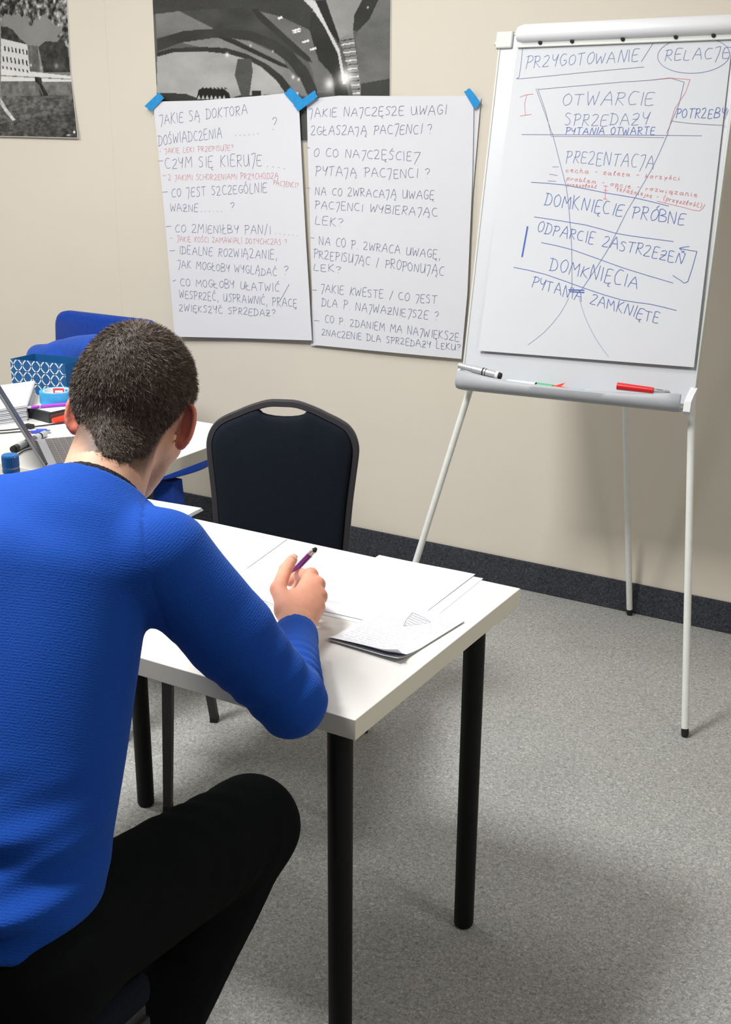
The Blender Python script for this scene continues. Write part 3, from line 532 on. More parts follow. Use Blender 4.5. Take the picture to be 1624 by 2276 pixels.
TXT = {"L":[["JAKIE SĄ DOKTORA",[-3.017,1.521],[-2.623,1.561],0.0341,0],["?",[-2.519,1.509],[-2.5,1.51],0.042,0],["DOŚWIADCZENIA",[-3.028,1.448],[-2.737,1.48],0.0351,0],["......",[-2.681,1.487],[-2.577,1.495],0.024,0],["- JAKIE LEKI PRZEPISUJE?",[-3.025,1.419],[-2.688,1.439],0.018,1],["CZYM SIĘ KIERUJE",[-2.999,1.367],[-2.564,1.389],0.0381,0],["....",[-2.547,1.388],[-2.465,1.381],0.025,0],["Z JAKIMI SCHORZENIAMI PRZYCHODZĄ",[-2.988,1.324],[-2.494,1.347],0.02,1],["PACJENCI?",[-2.515,1.326],[-2.409,1.318],0.017,1],["CO JEST SZCZEGÓLNIE",[-2.975,1.264],[-2.543,1.299],0.032,0],["WAŻNE",[-2.984,1.212],[-2.856,1.218],0.0271,0],["......",[-2.846,1.218],[-2.747,1.223],0.026,0],["?",[-2.708,1.226],[-2.69,1.227],0.031,0],["CO ZMIENIŁBY PAN/I",[-2.964,1.137],[-2.531,1.154],0.03,0],["......",[-2.513,1.157],[-2.413,1.156],0.025,0],["JAKIE KOŚCI ZAMAWIALI DOTYCHCZAS ?",[-2.958,1.104],[-2.459,1.12],0.02,1],["IDEALNE ROZWIĄZANIE,",[-2.949,1.059],[-2.505,1.067],0.031,0],["JAK MOGŁOBY WYGLĄDAĆ",[-2.959,1.007],[-2.506,1.009],0.028,0],["?",[-2.475,1.013],[-2.457,1.014],0.032,0],["CO MOGŁOBY UŁATWIĆ",[-2.949,0.94],[-2.496,0.952],0.028,0],["WESPRZEĆ, USPRAWNIĆ, PRACĘ",[-2.956,0.893],[-2.42,0.903],0.029,0],["ZWIĘKSZYĆ SPRZEDAŻ?",[-2.959,0.843],[-2.517,0.86],0.025,0]],"Lp":[[[[-3.034,1.392],[-3.01,1.394]],0,1],[[[-3.015,1.341],[-2.998,1.341]],1,1],[[[-3.019,1.281],[-2.993,1.283]],0,1],[[[-3.007,1.156],[-2.983,1.159]],0,1],[[[-2.992,1.114],[-2.979,1.114]],1,1],[[[-2.994,1.067],[-2.97,1.07]],0,1],[[[-2.985,0.954],[-2.97,0.96]],0,1],[[[-2.452,0.983],[-2.47,0.954],[-2.49,0.925]],0,1]],"R":[["JAKIE NAJCZĘSZE UWAGI",[-2.367,1.554],[-1.847,1.567],0.028,0],["ZGŁASZAJĄ PACJENCI ?",[-2.36,1.495],[-1.892,1.507],0.029,0],["O CO NAJCZĘŚCIE7",[-2.35,1.426],[-1.938,1.421],0.028,0],["PYTAJĄ PACJENCI ?",[-2.343,1.362],[-1.897,1.367],0.03,0],["NA CO ZWRACAJĄ UWAGĘ",[-2.344,1.297],[-1.881,1.301],0.027,0],["PACJENCI WYBIERAJĄC",[-2.346,1.252],[-1.867,1.247],0.026,0],["LEK?",[-2.344,1.198],[-2.232,1.196],0.028,0],["NA CO P. ZWRACA UWAGĘ,",[-2.328,1.13],[-1.853,1.111],0.027,0],["PRZEPISUJĄC / PROPONUJĄC",[-2.351,1.083],[-1.838,1.057],0.029,0],["LEK?",[-2.351,1.039],[-2.237,1.038],0.025,0],["JAKIE KWESTE / CO JEST",[-2.323,0.964],[-1.86,0.963],0.028,0],["DLA P. NAJWAŻNIEJSZE ?",[-2.32,0.915],[-1.852,0.907],0.028,0],["CO P. ZDANIEM MA NAJWIĘKSZE",[-2.305,0.858],[-1.773,0.844],0.026,0],["ZNACZENIE DLA SPRZEDAŻY LEKU?",[-2.319,0.81],[-1.767,0.812],0.023,0]],"Rp":[[[[-2.387,1.571],[-2.378,1.573]],0,1],[[[-2.377,1.454],[-2.365,1.453]],0,1],[[[-2.379,1.319],[-2.366,1.319]],0,1],[[[-2.364,1.151],[-2.35,1.15]],0,1],[[[-2.358,0.969],[-2.34,0.969]],0,1],[[[-2.351,0.861],[-2.33,0.861]],0,1]],"B":[["PRZYGOTOWANIE",[0.0895,0.8744],[0.4032,0.884],0.0309,2],["RELACJE",[0.4751,0.883],[0.639,0.8835],0.0285,2],["OTWARCIE",[0.2082,0.7724],[0.459,0.77],0.0331,2],["SPRZEDAŻY",[0.2226,0.7197],[0.4513,0.7193],0.0308,2],["PYTANIA OTWARTE",[0.2282,0.6958],[0.4725,0.695],0.0177,3],["POTRZEBY",[0.5227,0.7371],[0.6486,0.7359],0.024,3],["PREZENTACJA",[0.2377,0.6216],[0.4816,0.6071],0.0333,2],["cecha - zaleta - korzyści",[0.241,0.5964],[0.5543,0.578],0.0118,1],["problem - opcje - rozwiązanie",[0.2463,0.5748],[0.6054,0.5364],0.0118,1],["przeszłość",[0.2496,0.5593],[0.3329,0.5535],0.0096,1],["teraźniejsz - (przyszłość)",[0.3895,0.5486],[0.6205,0.5093],0.0117,1],["DOMKNIĘCIE PRÓBNE",[0.1915,0.5061],[0.5812,0.4635],0.0321,3],["ODPARCIE ZASTRZEŻEŃ",[0.1797,0.4338],[0.5897,0.3643],0.0286,3],["DOMKNIĘCIA",[0.2295,0.3306],[0.479,0.2954],0.0338,3],["PYTANIA ZAMKNIĘTE",[0.1828,0.284],[0.5475,0.2064],0.0289,3]],"Bp":[[[[0.0738,0.9363],[0.0745,0.8784],[0.0738,0.8519],[0.0811,0.8469],[0.2607,0.859],[0.4221,0.8685]],0,1],[[[0.0787,0.9289],[0.2835,0.9356],[0.4329,0.9323]],0,1],[[[0.441,0.9343],[0.4266,0.9074],[0.413,0.8826]],0,1],[[[0.1337,0.8168],[0.2901,0.8265],[0.4351,0.8337],[0.533,0.8269],[0.5043,0.6972]],0,1],[[[0.4351,0.8337],[0.5473,0.8333],[0.5173,0.76],[0.5075,0.6914]],1,1],[[[0.1268,0.8193],[0.1579,0.7599],[0.1908,0.6959]],0,1],[[[0.1321,0.8192],[0.1636,0.7562],[0.1874,0.6923]],0,1],[[[0.1875,0.6911],[0.3452,0.6895],[0.4998,0.6868]],4,1],[[[0.0834,0.7972],[0.0999,0.8029],[0.1208,0.805]],1,1],[[[0.1026,0.8029],[0.099,0.7788],[0.1053,0.7496]],1,1],[[[0.0898,0.7461],[0.1224,0.7506]],1,1],[[[0.5119,0.7292],[0.5691,0.7219],[0.6512,0.7169]],0,1],[[[0.1014,0.6962],[0.3446,0.6942],[0.5963,0.6912]],2,1],[[[0.1905,0.6983],[0.2207,0.6239],[0.2491,0.5532],[0.2646,0.4922],[0.2844,0.3975],[0.3004,0.2831]],2,1],[[[0.5079,0.6972],[0.4762,0.6024],[0.4258,0.4963],[0.3843,0.3883],[0.3283,0.2847]],2,1],[[[0.2019,0.6092],[0.22,0.6094]],4,1],[[[0.1952,0.5899],[0.219,0.5865]],4,1],[[[0.1936,0.5717],[0.2171,0.5708]],4,1],[[[0.3581,0.561],[0.3613,0.5267]],1,1],[[[0.3532,0.5609],[0.3645,0.5599]],1,1],[[[0.3547,0.5491],[0.366,0.5481]],1,1],[[[0.3564,0.5266],[0.3677,0.5257]],1,1],[[[0.5022,0.5239],[0.574,0.5093],[0.6158,0.5012],[0.6285,0.5187]],1,1],[[[0.1456,0.5673],[0.2416,0.5615],[0.3618,0.5421],[0.4433,0.5308],[0.5347,0.5119]],3,1],[[[0.1667,0.4738],[0.3164,0.4564],[0.4002,0.4377],[0.4687,0.4294],[0.5597,0.4211]],3,1],[[[0.1965,0.405],[0.2881,0.3892],[0.4329,0.3476],[0.5726,0.3146]],3,1],[[[0.1243,0.3342],[0.2165,0.3202],[0.3369,0.2876],[0.444,0.2625],[0.5205,0.2565],[0.5914,0.2445]],3,1],[[[0.2916,0.2814],[0.335,0.2826]],3,2],[[[0.2948,0.2767],[0.3357,0.2766]],3,2],[[[0.2944,0.2596],[0.2755,0.2157],[0.2365,0.1626],[0.1936,0.1247]],2,0.6],[[[0.3237,0.2614],[0.3465,0.2131],[0.3842,0.1564],[0.4266,0.1101]],2,0.6],[[[0.1503,0.4463],[0.1475,0.4057],[0.1446,0.3648]],3,3],[[[0.6237,0.3982],[0.6108,0.3201],[0.5917,0.3226],[0.57,0.3343]],3,1],[[[0.6237,0.3982],[0.5773,0.4044],[0.6024,0.41]],3,1],[[[0.5773,0.4044],[0.5956,0.3901]],3,1],[[[0.6398,0.8945],[0.6383,0.883],[0.6307,0.8721],[0.6175,0.8628],[0.5997,0.8555],[0.5782,0.8507],[0.5545,0.849],[0.5303,0.8503],[0.5071,0.8546],[0.4867,0.8617],[0.4704,0.871],[0.4595,0.882],[0.4547,0.8939],[0.4563,0.9057],[0.4644,0.9168],[0.4782,0.9262],[0.4967,0.9335],[0.5187,0.9379],[0.5425,0.9394],[0.5666,0.9378],[0.5893,0.9333],[0.6091,0.9261],[0.6247,0.9168],[0.6352,0.9061],[0.6398,0.8945]],2,1]]}

# ------------------------------------------------------------------ the two flipchart sheets taped to the wall
def wall_sheet(left, right, top, yoff, seed, wav):
    lz = np.array([p[1] for p in left]); lx = np.array([p[0] for p in left]); rz = np.array([p[1] for p in right]); rx = np.array([p[0] for p in right])
    tt = np.linspace(0, 1, len(left)); tr = np.linspace(0, 1, len(right))
    def yf(X, Z):
        P = np.stack([X, Z, X * 0], -1)
        zm = left[-1][1]; lowr = np.clip((zm - Z) / 0.85, 0, 1)
        return WALL - yoff - 0.004 * lowr - wav * (0.5 + 0.5 * np.sin(X * 9 + Z * 2 + seed)) * (0.3 + lowr) - 0.0012 * vnoise(P, 16, seed)
    n, m_ = 34, 44; g = []
    for j in range(m_ + 1):
        v = j / m_; L = np.array([np.interp(v, tt, lx), np.interp(v, tt, lz)]); R = np.array([np.interp(v, tr, rx), np.interp(v, tr, rz)])
        for i in range(n + 1):
            u = i / n; p = L * (1 - u) + R * u
            if v > .9: p = p + np.array([0, 1]) * (np.interp(u, [q[0] for q in top], [q[1] for q in top])) * (v - .9) / .1
            g.append(p)
    g = np.array(g); Y = yf(g[:, 0], g[:, 1]); V = np.stack([g[:, 0], Y, g[:, 1]], -1)
    i = np.arange(m_)[:, None] * (n + 1) + np.arange(n)[None]; Q = np.stack([i, i + 1, i + n + 2, i + n + 1], -1).reshape(-1, 4)
    # back face gives the sheet its thickness
    Vb = V + np.array([0, 0.0004, 0]); k = len(V); Qb = Q[:, ::-1] + k
    return np.vstack([V, Vb]), np.vstack([Q, Qb]), yf
def build_sheet(key, left, right, top, yoff, seed, wav, label, w):
    V, Q, yf = wall_sheet(left, right, top, yoff, seed, wav)
    t = thing('paper_sheet', label, 'paper sheet', ((left[0][0] + right[0][0]) / 2, WALL, left[0][1]))
    np_mesh('sheet', V, Q, M['paper2'], t)
    surf = lambda a, b: (a, float(yf(np.array([a]), np.array([b]))[0]) - 0.0007, b)
    rng = np.random.default_rng(seed); S = {}
    for txt, A, Bp, h, c in TXT[key]: S.setdefault(c, []).extend(text_strokes(txt, A, Bp, h, rng))
    for e in TXT[key + 'p']: S.setdefault(e[1], []).append(e[0])
    nm = {0: ('blue_handwriting', 'inkblue', .0014), 1: ('red_handwriting', 'inkred', .0010)}
    for c, st in S.items(): ink(nm[c][0], st, nm[c][2] * w, surf, M[nm[c][1]], t)
    return t
build_sheet('L', [(-2.986, .742), (-3.013, 1.194), (-3.046, 1.60)], [(-2.355, .790), (-2.38, 1.162), (-2.408, 1.634)], [(0, 0), (.1, -.001), (.35, -.006), (.7, -.004), (1, 0)], .0165, 2, .0045,
            'left of two white handwritten flipchart sheets taped to the wall, blue and red Polish notes', 1)
t = build_sheet('R', [(-2.355, .772), (-2.367, 1.194), (-2.378, 1.60)], [(-1.761, .785), (-1.748, 1.008), (-1.745, 1.367), (-1.75, 1.623)], [(0, 0), (.08, .014), (.2, .018), (.6, .008), (1, 0)], .0115, 5, .003,
            'right of two white handwritten flipchart sheets taped to the wall, blue notes only', 1)
Vp, Fp = prism_mesh([(-2.372, WALL - .0075, .766), (-2.2, WALL - .0075, .774), (-1.775, WALL - .0075, .79), (-1.728, WALL - .006, 1.618), (-2.34, WALL - .006, 1.61)], (0, .0004, 0))
mesh_obj('under_sheet', Vp, Fp, M['paper2'], t)
def tape(pts, label, y, notch=True):
    """strip of masking tape: folded over the paper edge, thin but solid, torn ends"""
    a, b, c, d = [np.array(p) for p in pts]  # a,b one end; c,d the other
    rng = np.random.default_rng(int(abs(a[0]) * 1000)); n = 8; P = []
    e1 = [a + (b - a) * s + (rng.normal(0, .0012) if 0 < s < 1 else 0) * (a - d) / np.linalg.norm(a - d) for s in np.linspace(0, 1, 6)]
    e2 = [c + (d - c) * s + (rng.normal(0, .0012) if 0 < s < 1 else 0) * (a - d) / np.linalg.norm(a - d) for s in np.linspace(0, 1, 6)]
    poly = [(p[0], y, p[1]) for p in e1 + e2]
    V, F = prism_mesh(poly, (0, .0005, 0)); o = mesh_obj('masking_tape', V, F, M['tape'], base=(a[0], y, a[1]))
    return tag(o, label, 'tape', 'blue tape strips')
tape([(-3.013, 1.632), (-2.988, 1.614), (-3.055, 1.566), (-3.082, 1.586)], 'blue masking tape strip at the top left corner of the left sheet', WALL - .0235)
tape([(-1.783, 1.636), (-1.762, 1.645), (-1.722, 1.602), (-1.744, 1.583)], 'blue masking tape strip at the top right corner of the right sheet', WALL - .0165)
tape([(-2.460, 1.628), (-2.436, 1.650), (-2.378, 1.604), (-2.404, 1.578)], 'blue masking tape strip on the top right corner of the left sheet', WALL - .0245)
tape([(-2.424, 1.590), (-2.402, 1.572), (-2.325, 1.618), (-2.336, 1.640)], 'blue masking tape strip on the top left corner of the right sheet', WALL - .0255)

# ------------------------------------------------------------------ flipchart easel
BO = np.array([-1.4869, 3.0601, 0.8383]); Bu = np.array([0.99944246, 0.0274598, 0.018993]); Bv = np.array([-0.02491103, 0.23452079, 0.97179187]); Bn = np.cross(Bu, Bv)
BW, BH = 0.665, 0.972
def BL(a, b, c): return BO + Bu * a + Bv * b + Bn * c
BM = frame(BO, Bu, Bv, Bn)
ez = thing('flipchart_easel', 'white flipchart easel on three tube legs standing by the wall', 'flipchart', (-1.15, 3.15, 0))
box_obj('board', (0.004, 0.004, -0.018), (BW - .004, BH - .004, 0), M['boardwhite'], ez, .003, BM)
bm = bmesh.new()
add_box(bm, (0, 0.01, -.021), (.006, BH, .0022), .0015, 2, BM); add_box(bm, (BW - .006, 0.01, -.021), (BW, BH, .0022), .0015, 2, BM); add_box(bm, (0, BH - .006, -.021), (BW, BH, .0022), .0015, 2, BM)
bm_obj('board_edge', bm, M['plasticgrey'], ez)
for s, nm in ((0, 0), (1, 0)):
    a0 = -.008 if s == 0 else BW - .042
    c_ = box_obj('corner_cap', (a0, BH - .042, -.026), (a0 + .05, BH + .004, .009), M['plasticgrey'], ez, .004, BM)
    lathe_obj('corner_knob', [(0, .006), (.006, .006), (.008, .004)], BL(-.008 if s == 0 else BW + .008, BH - .026, -.006), -Bu if s == 0 else Bu, M['plasticgrey'], ez, 12)
# paper clamp bar with its dark pins
pts = []
prof = [(.000, .945), (.012, .9405), (.026, .945), (.033, .955), (.033, .968), (.024, .985), (.010, .992), (-.002, .990)]
V = []; F = []; na = 2; xs = [.058, .075, .64, .655]
for a, k in zip(xs, [.55, 1, 1, .55]):
    for c, b in prof: V.append(BL(a, .966 + (b - .966) * (k if k == 1 else .8), c * (1 if k == 1 else .8)))
n = len(prof)
for i in range(len(xs) - 1):
    for k in range(n): F.append([i * n + k, (i + 1) * n + k, (i + 1) * n + (k + 1) % n, i * n + (k + 1) % n])
F += [list(range(n)), [(len(xs) - 1) * n + k for k in range(n)][::-1]]
o = mesh_obj('clamp_bar', V, F, M['plasticwhite'], ez, True); autosmooth(o, 50)
box_obj('clamp_lip', (.060, .929, .0045), (.652, .945, .012), M['plasticgrey'], ez, .001, BM)
for a in (.127, .218, .358, .4985, .595): lathe_obj('clamp_pin', [(0, .0052), (.004, .0052), (.006, .002)], BL(a, .939, .012), Bn, M['rubber'], ez, 12)
# flip pad: one thing resting on the board, three leaves
pad = thing('flipchart_pad', 'white flipchart pad on the easel with a blue hand-drawn funnel diagram', 'flipchart pad', tuple(BL(.34, .1, .003)))
def leaf(name, q, c0, seed, amp):
    n, m_ = 24, 34; V = []; q = [np.array(x) for x in q]
    for j in range(m_ + 1):
        v = j / m_
        for i in range(n + 1):
            u = i / n; p = (q[0] * (1 - u) + q[1] * u) * (1 - v) + (q[3] * (1 - u) + q[2] * u) * v; V.append((p[0], p[1]))
    V = np.array(V); c = c0 + leafz(V[:, 0], V[:, 1], seed, amp)
    W3 = BO + V[:, :1] * Bu + V[:, 1:] * Bv + c[:, None] * Bn
    i = np.arange(m_)[:, None] * (n + 1) + np.arange(n)[None]; Q = np.stack([i, i + 1, i + n + 2, i + n + 1], -1).reshape(-1, 4)
    return np_mesh(name, np.vstack([W3, W3 - Bn * .0004]), np.vstack([Q, Q[:, ::-1] + len(W3)]), M['padpaper'], pad)
def leafz(a, b, seed, amp):
    P = np.stack([a, b, a * 0], -1); low = np.clip((.95 - b) / .85, 0, 1)
    return amp * low * (1 + .5 * vnoise(P, 7, seed)) + .0008 * vnoise(P, 18, seed + 1) * low
leaf('leaf', [(.062, .108), (.648, .112), (.640, .955), (.064, .955)], .001, 3, .002)
leaf('leaf', [(.052, .101), (.652, .106), (.643, .955), (.060, .955)], .0025, 4, .003)
leaf('leaf', [(.0474, .0969), (.656, .102), (.6415, .955), (.0575, .955)], .004, 5, .0065)
surfB = lambda a, b: tuple(BL(a, b, .004 + float(leafz(np.array([a]), np.array([b]), 5, .0065)[0]) + .0007))
rng = np.random.default_rng(11); S = {}
for txt, A, Bp, h, c in TXT['B']: S.setdefault(c, []).extend(text_strokes(txt, A, Bp, h, rng))
for e in TXT['Bp']: S.setdefault(e[1], []).append((e[0], e[2] if len(e) > 2 else 1))
nm = {0: ('grey_blue_lines', 'inkblue', .0011), 1: ('red_handwriting', 'inkred', .0010), 2: ('blue_handwriting', 'inkblue2', .0013), 3: ('bright_blue_handwriting', 'inkblue3', .0015), 4: ('purple_lines', 'inkpurple', .0010)}
for c, st in S.items(): ink(nm[c][0], st, nm[c][2], surfB, M[nm[c][1]], pad)
# pen tray: a grey moulded lip, higher at both ends, and its white end plates
V = []; F = []; N = 40
for i in range(N + 1):
    s = i / N; a = .004 + s * .636; hgt = .017 + .022 * (abs(s - .5) * 2) ** 2.5 if s < .5 else .017 + .016 * (abs(s - .5) * 2) ** 3
    end = min(1, min(s, 1 - s) / .015) ** .5 if min(s, 1 - s) < .015 else 1
    sec = [(0, -.012), (.022, -.018), (.045, -.014), (.058, -.002), (.060, .006 + hgt * .3), (.056, hgt - .002), (.050, hgt), (.045, hgt - .004), (.044, .002), (.034, -.006), (.012, -.006), (0, -.002)]
    for c, b in sec: V.append(BL(a, b * (.9 + .1 * end), c * (.86 + .14 * end)))
n = len(sec)
for i in range(N):
    for k in range(n): F.append([i * n + k, (i + 1) * n + k, (i + 1) * n + (k + 1) % n, i * n + (k + 1) % n])
F += [list(range(n)), [N * n + k for k in range(n)][::-1]]
o = mesh_obj('pen_tray', V, F, M['traygrey'], ez, True); autosmooth(o, 50)
V, F = prism_mesh([BL(.652, b, c) for b, c in ((.05, 0), (.042, .012), (.03, .03), (.012, .05), (-.014, .052), (-.022, .04), (-.022, 0))], Bu * .018)
mesh_obj('tray_end_plate', V, F, M['plasticwhite'], ez)
V, F = prism_mesh([BL(-.004, b, c) for b, c in ((.046, 0), (.04, .02), (.03, .03), (.0, .03), (-.012, .02), (-.012, 0))], Bu * .006)
mesh_obj('tray_end_plate', V, F, M['plasticwhite'], ez)
def leg(p0, p1, r=.0098):
    p0 = np.array(p0, float); p1 = np.array(p1, float); d = (p1 - p0) / np.linalg.norm(p1 - p0)
    l = tube_obj('leg', [p0, p1 - d * .022], r, M['tubewhite'], ez, 16)
    lathe_obj('rubber_foot', [(0, r * 1.04), (.014, r * 1.04), (.02, r * .9)], p1 - d * .0215, d, M['rubber'], l, 16)
leg(BL(.64, .12, -.032) + Bv * .0, (-.713, 2.899, .001)); leg(BL(.045, .12, -.032), (-1.660, 2.968, .001)); leg(BL(.33, .93, -.05), (-1.109, 3.612, .001))
box_obj('hinge_block', (.29, .88, -.066), (.37, .96, -.021), M['plasticgrey'], ez, .004, BM)
# markers in the tray
def rodB(p, q): return BL(*p), BL(*q)
def pen(name, p, q, segs, label, cat='marker', group=None):
    """segs: list of (part name, start fraction, end fraction, r0, r1, material)"""
    p = np.array(p, float); q = np.array(q, float); L = np.linalg.norm(q - p); d = (q - p) / L
    t = thing(name, label, cat, tuple((p + q) / 2), group)
    for nm_, s0, s1, r0, r1, m_ in segs:
        o_, l_ = p + d * L * s0, L * (s1 - s0)
        e = min(.0008, l_ * .2)
        lathe_obj(nm_, [(0, r0 * .85), (e, r0), (l_ - e, r1), (l_, r1 * .85)], o_, d, m_, t, 14)
    return t
p, q = rodB((.008, .0500, .046), (.138, .0310, .040))
pen('whiteboard_marker', p, q, [('cap', 0, .32, .0080, .0095, M['silver']), ('barrel', .32, .86, .0108, .0108, M['silver']), ('band', .56, .60, .0111, .0111, M['rubber']), ('band', .63, .655, .0111, .0111, M['rubber']), ('end_ring', .86, .94, .0112, .0112, M['plasticwhite']), ('end_plug', .94, 1, .0092, .0085, M['rubber'])],
    'silver whiteboard marker lying at the left end of the easel tray')
p, q = rodB((.150, .0175, .026), (.286, .0150, .026))
pen('green_marker', p, q, [('barrel', 0, .66, .0075, .0075, M['plasticwhite']), ('band', .62, .66, .0078, .0078, M['rubber']), ('cap', .66, 1, .0078, .007, M['greenplastic'])], 'white marker with a green cap in the middle of the easel tray')
p, q = rodB((.290, .0145, .034), (.35, .0105, .034))
t = pen('red_orange_marker', p, q, [('cap', 0, .5, .0072, .0066, M['redorange']), ('barrel', .5, 1, .0062, .0062, M['redorange'])], 'orange-red marker cap end showing over the easel tray lip')
V, F = prism_mesh([BL(a, b, .034) for a, b in ((.292, .020), (.300, .0215), (.322, .030), (.314, .021), (.30, .0175))], Bn * .002); mesh_obj('pocket_clip', V, F, M['redorange'], t)
p, q = rodB((.338, .0125, .026), (.45, .0110, .026))
pen('blue_marker', p, q, [('cap', 0, .35, .0068, .0068, mat('pale_blue_plastic', srgb(140, 200, 220), .4)), ('barrel', .35, 1, .0066, .0066, M['plasticwhite'])], 'white marker with a pale blue cap, low in the easel tray')
p, q = rodB((.472, .0345, .052), (.620, .0305, .046))
t = pen('red_pen', p, q, [('barrel', 0, .66, .0100, .0082, M['redplastic']), ('cone', .66, .86, .0052, .002, M['silver']), ('tip', .86, .95, .0012, .0008, M['rubber'])], 'red pen lying on the right end of the easel tray', 'pen')
V, F = tube_mesh([BL(.50, .0405, .052), BL(.575, .0365, .051), BL(.612, .034, .049)], .0011, 8); mesh_obj('pocket_clip', V, F, M['chrome'], t, True)
# ------------------------------------------------------------------ tables
TZ = .734
def table(x0, x1, y0, y1, legs, label):
    t = thing('table', label, 'table', ((x0 + x1) / 2, (y0 + y1) / 2, 0))
    bm = bmesh.new(); add_box(bm, (x0, y0, TZ - .034), (x1, y1, TZ), .0012, 2)
    for f in bm.faces: f.material_index = 0 if abs(f.normal.z) > .9 else 1
    bm_obj('tabletop', bm, [M['tabletop'], M['tableedge']], t)
    for lx, ly in legs:
        l = lathe_obj('leg', [(0, .019), (.003, .02), (.69, .0205), (.694, .0205)], (lx, ly, .004), (0, 0, 1), M['legblack'], t, 28)
        lathe_obj('foot', [(0, .0165), (.004, .018)], (lx, ly, 0), (0, 0, 1), M['rubber'], l, 20)
        lathe_obj('mounting_plate', [(0, .045), (.003, .045)], (lx, ly, TZ - .0375), (0, 0, 1), M['legblack'], l, 20)
    return t
table(-1.812, -.812, 1.355, 1.955, [(-.874, 1.413), (-.874, 1.893), (-1.725, 1.905), (-1.725, 1.413)], 'white table with round black legs where the man is writing')
table(-2.915, -1.915, 2.04, 2.64, [(-1.98, 2.10), (-1.98, 2.58), (-2.85, 2.58), (-2.85, 2.10)], 'white table farther back at left, covered with stationery and a laptop')

# ------------------------------------------------------------------ papers on the near table
def paper(name, q, z, label, cat='paper', lift=None, thick=.0004, m='paper', group=None, n=16):
    q = [np.array(x, float) for x in q]; V = []
    for j in range(n + 1):
        for i in range(n + 1):
            u, v = i / n, j / n; p = (q[0] * (1 - u) + q[1] * u) * (1 - v) + (q[3] * (1 - u) + q[2] * u) * v
            V.append((p[0], p[1], z + (lift(u, v) if lift else 0)))
    V = np.array(V); i = np.arange(n)[:, None] * (n + 1) + np.arange(n)[None]; Q = np.stack([i, i + 1, i + n + 2, i + n + 1], -1).reshape(-1, 4)
    W = V.copy(); W[:, 2] += thick; k = len(V); T = Q + k; Bq = Q[:, ::-1]
    side = []
    rim = list(range(n + 1)) + [j * (n + 1) + n for j in range(1, n + 1)] + [n * (n + 1) + i for i in range(n - 1, -1, -1)] + [j * (n + 1) for j in range(n - 1, 0, -1)]
    for a, b in zip(rim, rim[1:] + rim[:1]): side.append([a, b, b + k, a + k])
    o = np_mesh(name, np.vstack([V, W]), np.vstack([Bq, T, np.array(side)]), M[m], None, base=(q[0][0], q[0][1], z)); autosmooth(o, 50)
    tag(o, label, cat, group)
    return o, (lambda u, v: tuple(np.append((q[0] * (1 - u) + q[1] * u) * (1 - v) + (q[3] * (1 - u) + q[2] * u) * v, z + thick + .0003 + (lift(u, v) if lift else 0))))
def scribble(rng, rows, u0, u1, v0, v1, hh, ragged=.25, gap=.3):
    S = []
    for r in range(rows):
        v = v1 - (v1 - v0) * r / max(rows - 1, 1); u = u0 + rng.uniform(0, .02); ue = u1 - rng.uniform(0, ragged) * (u1 - u0)
        while u < ue:
            wl = rng.uniform(.03, .11); n = max(3, int(wl / .009)); us = u + np.linspace(0, wl, n)
            S.append([(a, v + rng.normal(0, hh)) for a in us]); u += wl + rng.uniform(.012, .03)
    return S
rng = np.random.default_rng(21)
o, sf = paper('sheet_of_paper', [(-1.093, 1.655), (-.883, 1.664), (-.893, 1.963), (-1.103, 1.954)], TZ + .0002, 'blank white sheet sticking out under another at the right of the near table')
o, sf = paper('sheet_of_paper', [(-1.118, 1.668), (-.908, 1.674), (-.914, 1.972), (-1.124, 1.966)], TZ + .0010, 'blank white sheet of paper at the far right corner of the near table', lift=lambda u, v: .0006 * math.sin(3 * u + 2 * v) ** 2)
ink('faint_lines', [((((.3 + .0, .55 - .04 * k), (.62, .55 - .04 * k)))) for k in range(0)] + [[(.42, .16), (.48, .15), (.55, .165)]], .0012, sf, M['inkgrey'], o)
curl = lambda u, v: .017 * max(0, 1 - v / .16) ** 2 * (.35 + .65 * u) + .006 * max(0, (u - .8) / .2) * max(0, 1 - v / .3)
q = [(-.995, 1.566), (-.851, 1.552), (-.832, 1.757), (-.976, 1.771)]
o2, s2 = paper('notebook', q, TZ + .0018, 'small white notebook page curling up at the table corner, notes with a triangle drawing', 'notebook', lift=lambda u, v: .35 * curl(u, v), thick=.0006)
_, _ = None, None
o, sf = o2, s2
V, Q = [], []
def page_over(par, q, z, lift, thick, name):
    n = 16; V = []
    qq = [np.array(x, float) for x in q]
    for j in range(n + 1):
        for i in range(n + 1):
            u, v = i / n, j / n; p = (qq[0] * (1 - u) + qq[1] * u) * (1 - v) + (qq[3] * (1 - u) + qq[2] * u) * v; V.append((p[0], p[1], z + lift(u, v)))
    V = np.array(V); i = np.arange(n)[:, None] * (n + 1) + np.arange(n)[None]; Q = np.stack([i, i + 1, i + n + 2, i + n + 1], -1).reshape(-1, 4)
    W = V + [0, 0, thick]; return np_mesh(name, np.vstack([V, W]), np.vstack([Q[:, ::-1], Q + len(V)]), M['paper'], par)
page_over(o2, q, TZ + .0028, curl, .0003, 'page')
sf = lambda u, v: tuple(np.append((np.array(q[0]) * (1 - u) + np.array(q[1]) * u) * (1 - v) + (np.array(q[3]) * (1 - u) + np.array(q[2]) * u) * v, TZ + .0036 + curl(u, v)))
ink('handwriting', [(s, 1) for s in scribble(rng, 17, .06, .94, .05, .70, .004)] + [(s, 1) for s in scribble(rng, 4, .3, .95, .76, .93, .004, .5)], .003, sf, M['inkgrey'], o2)
sc_ = [[(.36, .88), (.50, .60), (.70, .80), (.36, .88)]] + [[(.38 + .02 * k, .84 - .04 * k), (.66 - .03 * k, .80 - .035 * k)] for k in range(6)]
ink('triangle_drawing', sc_, .005, sf, M['inkgrey2'], o2)
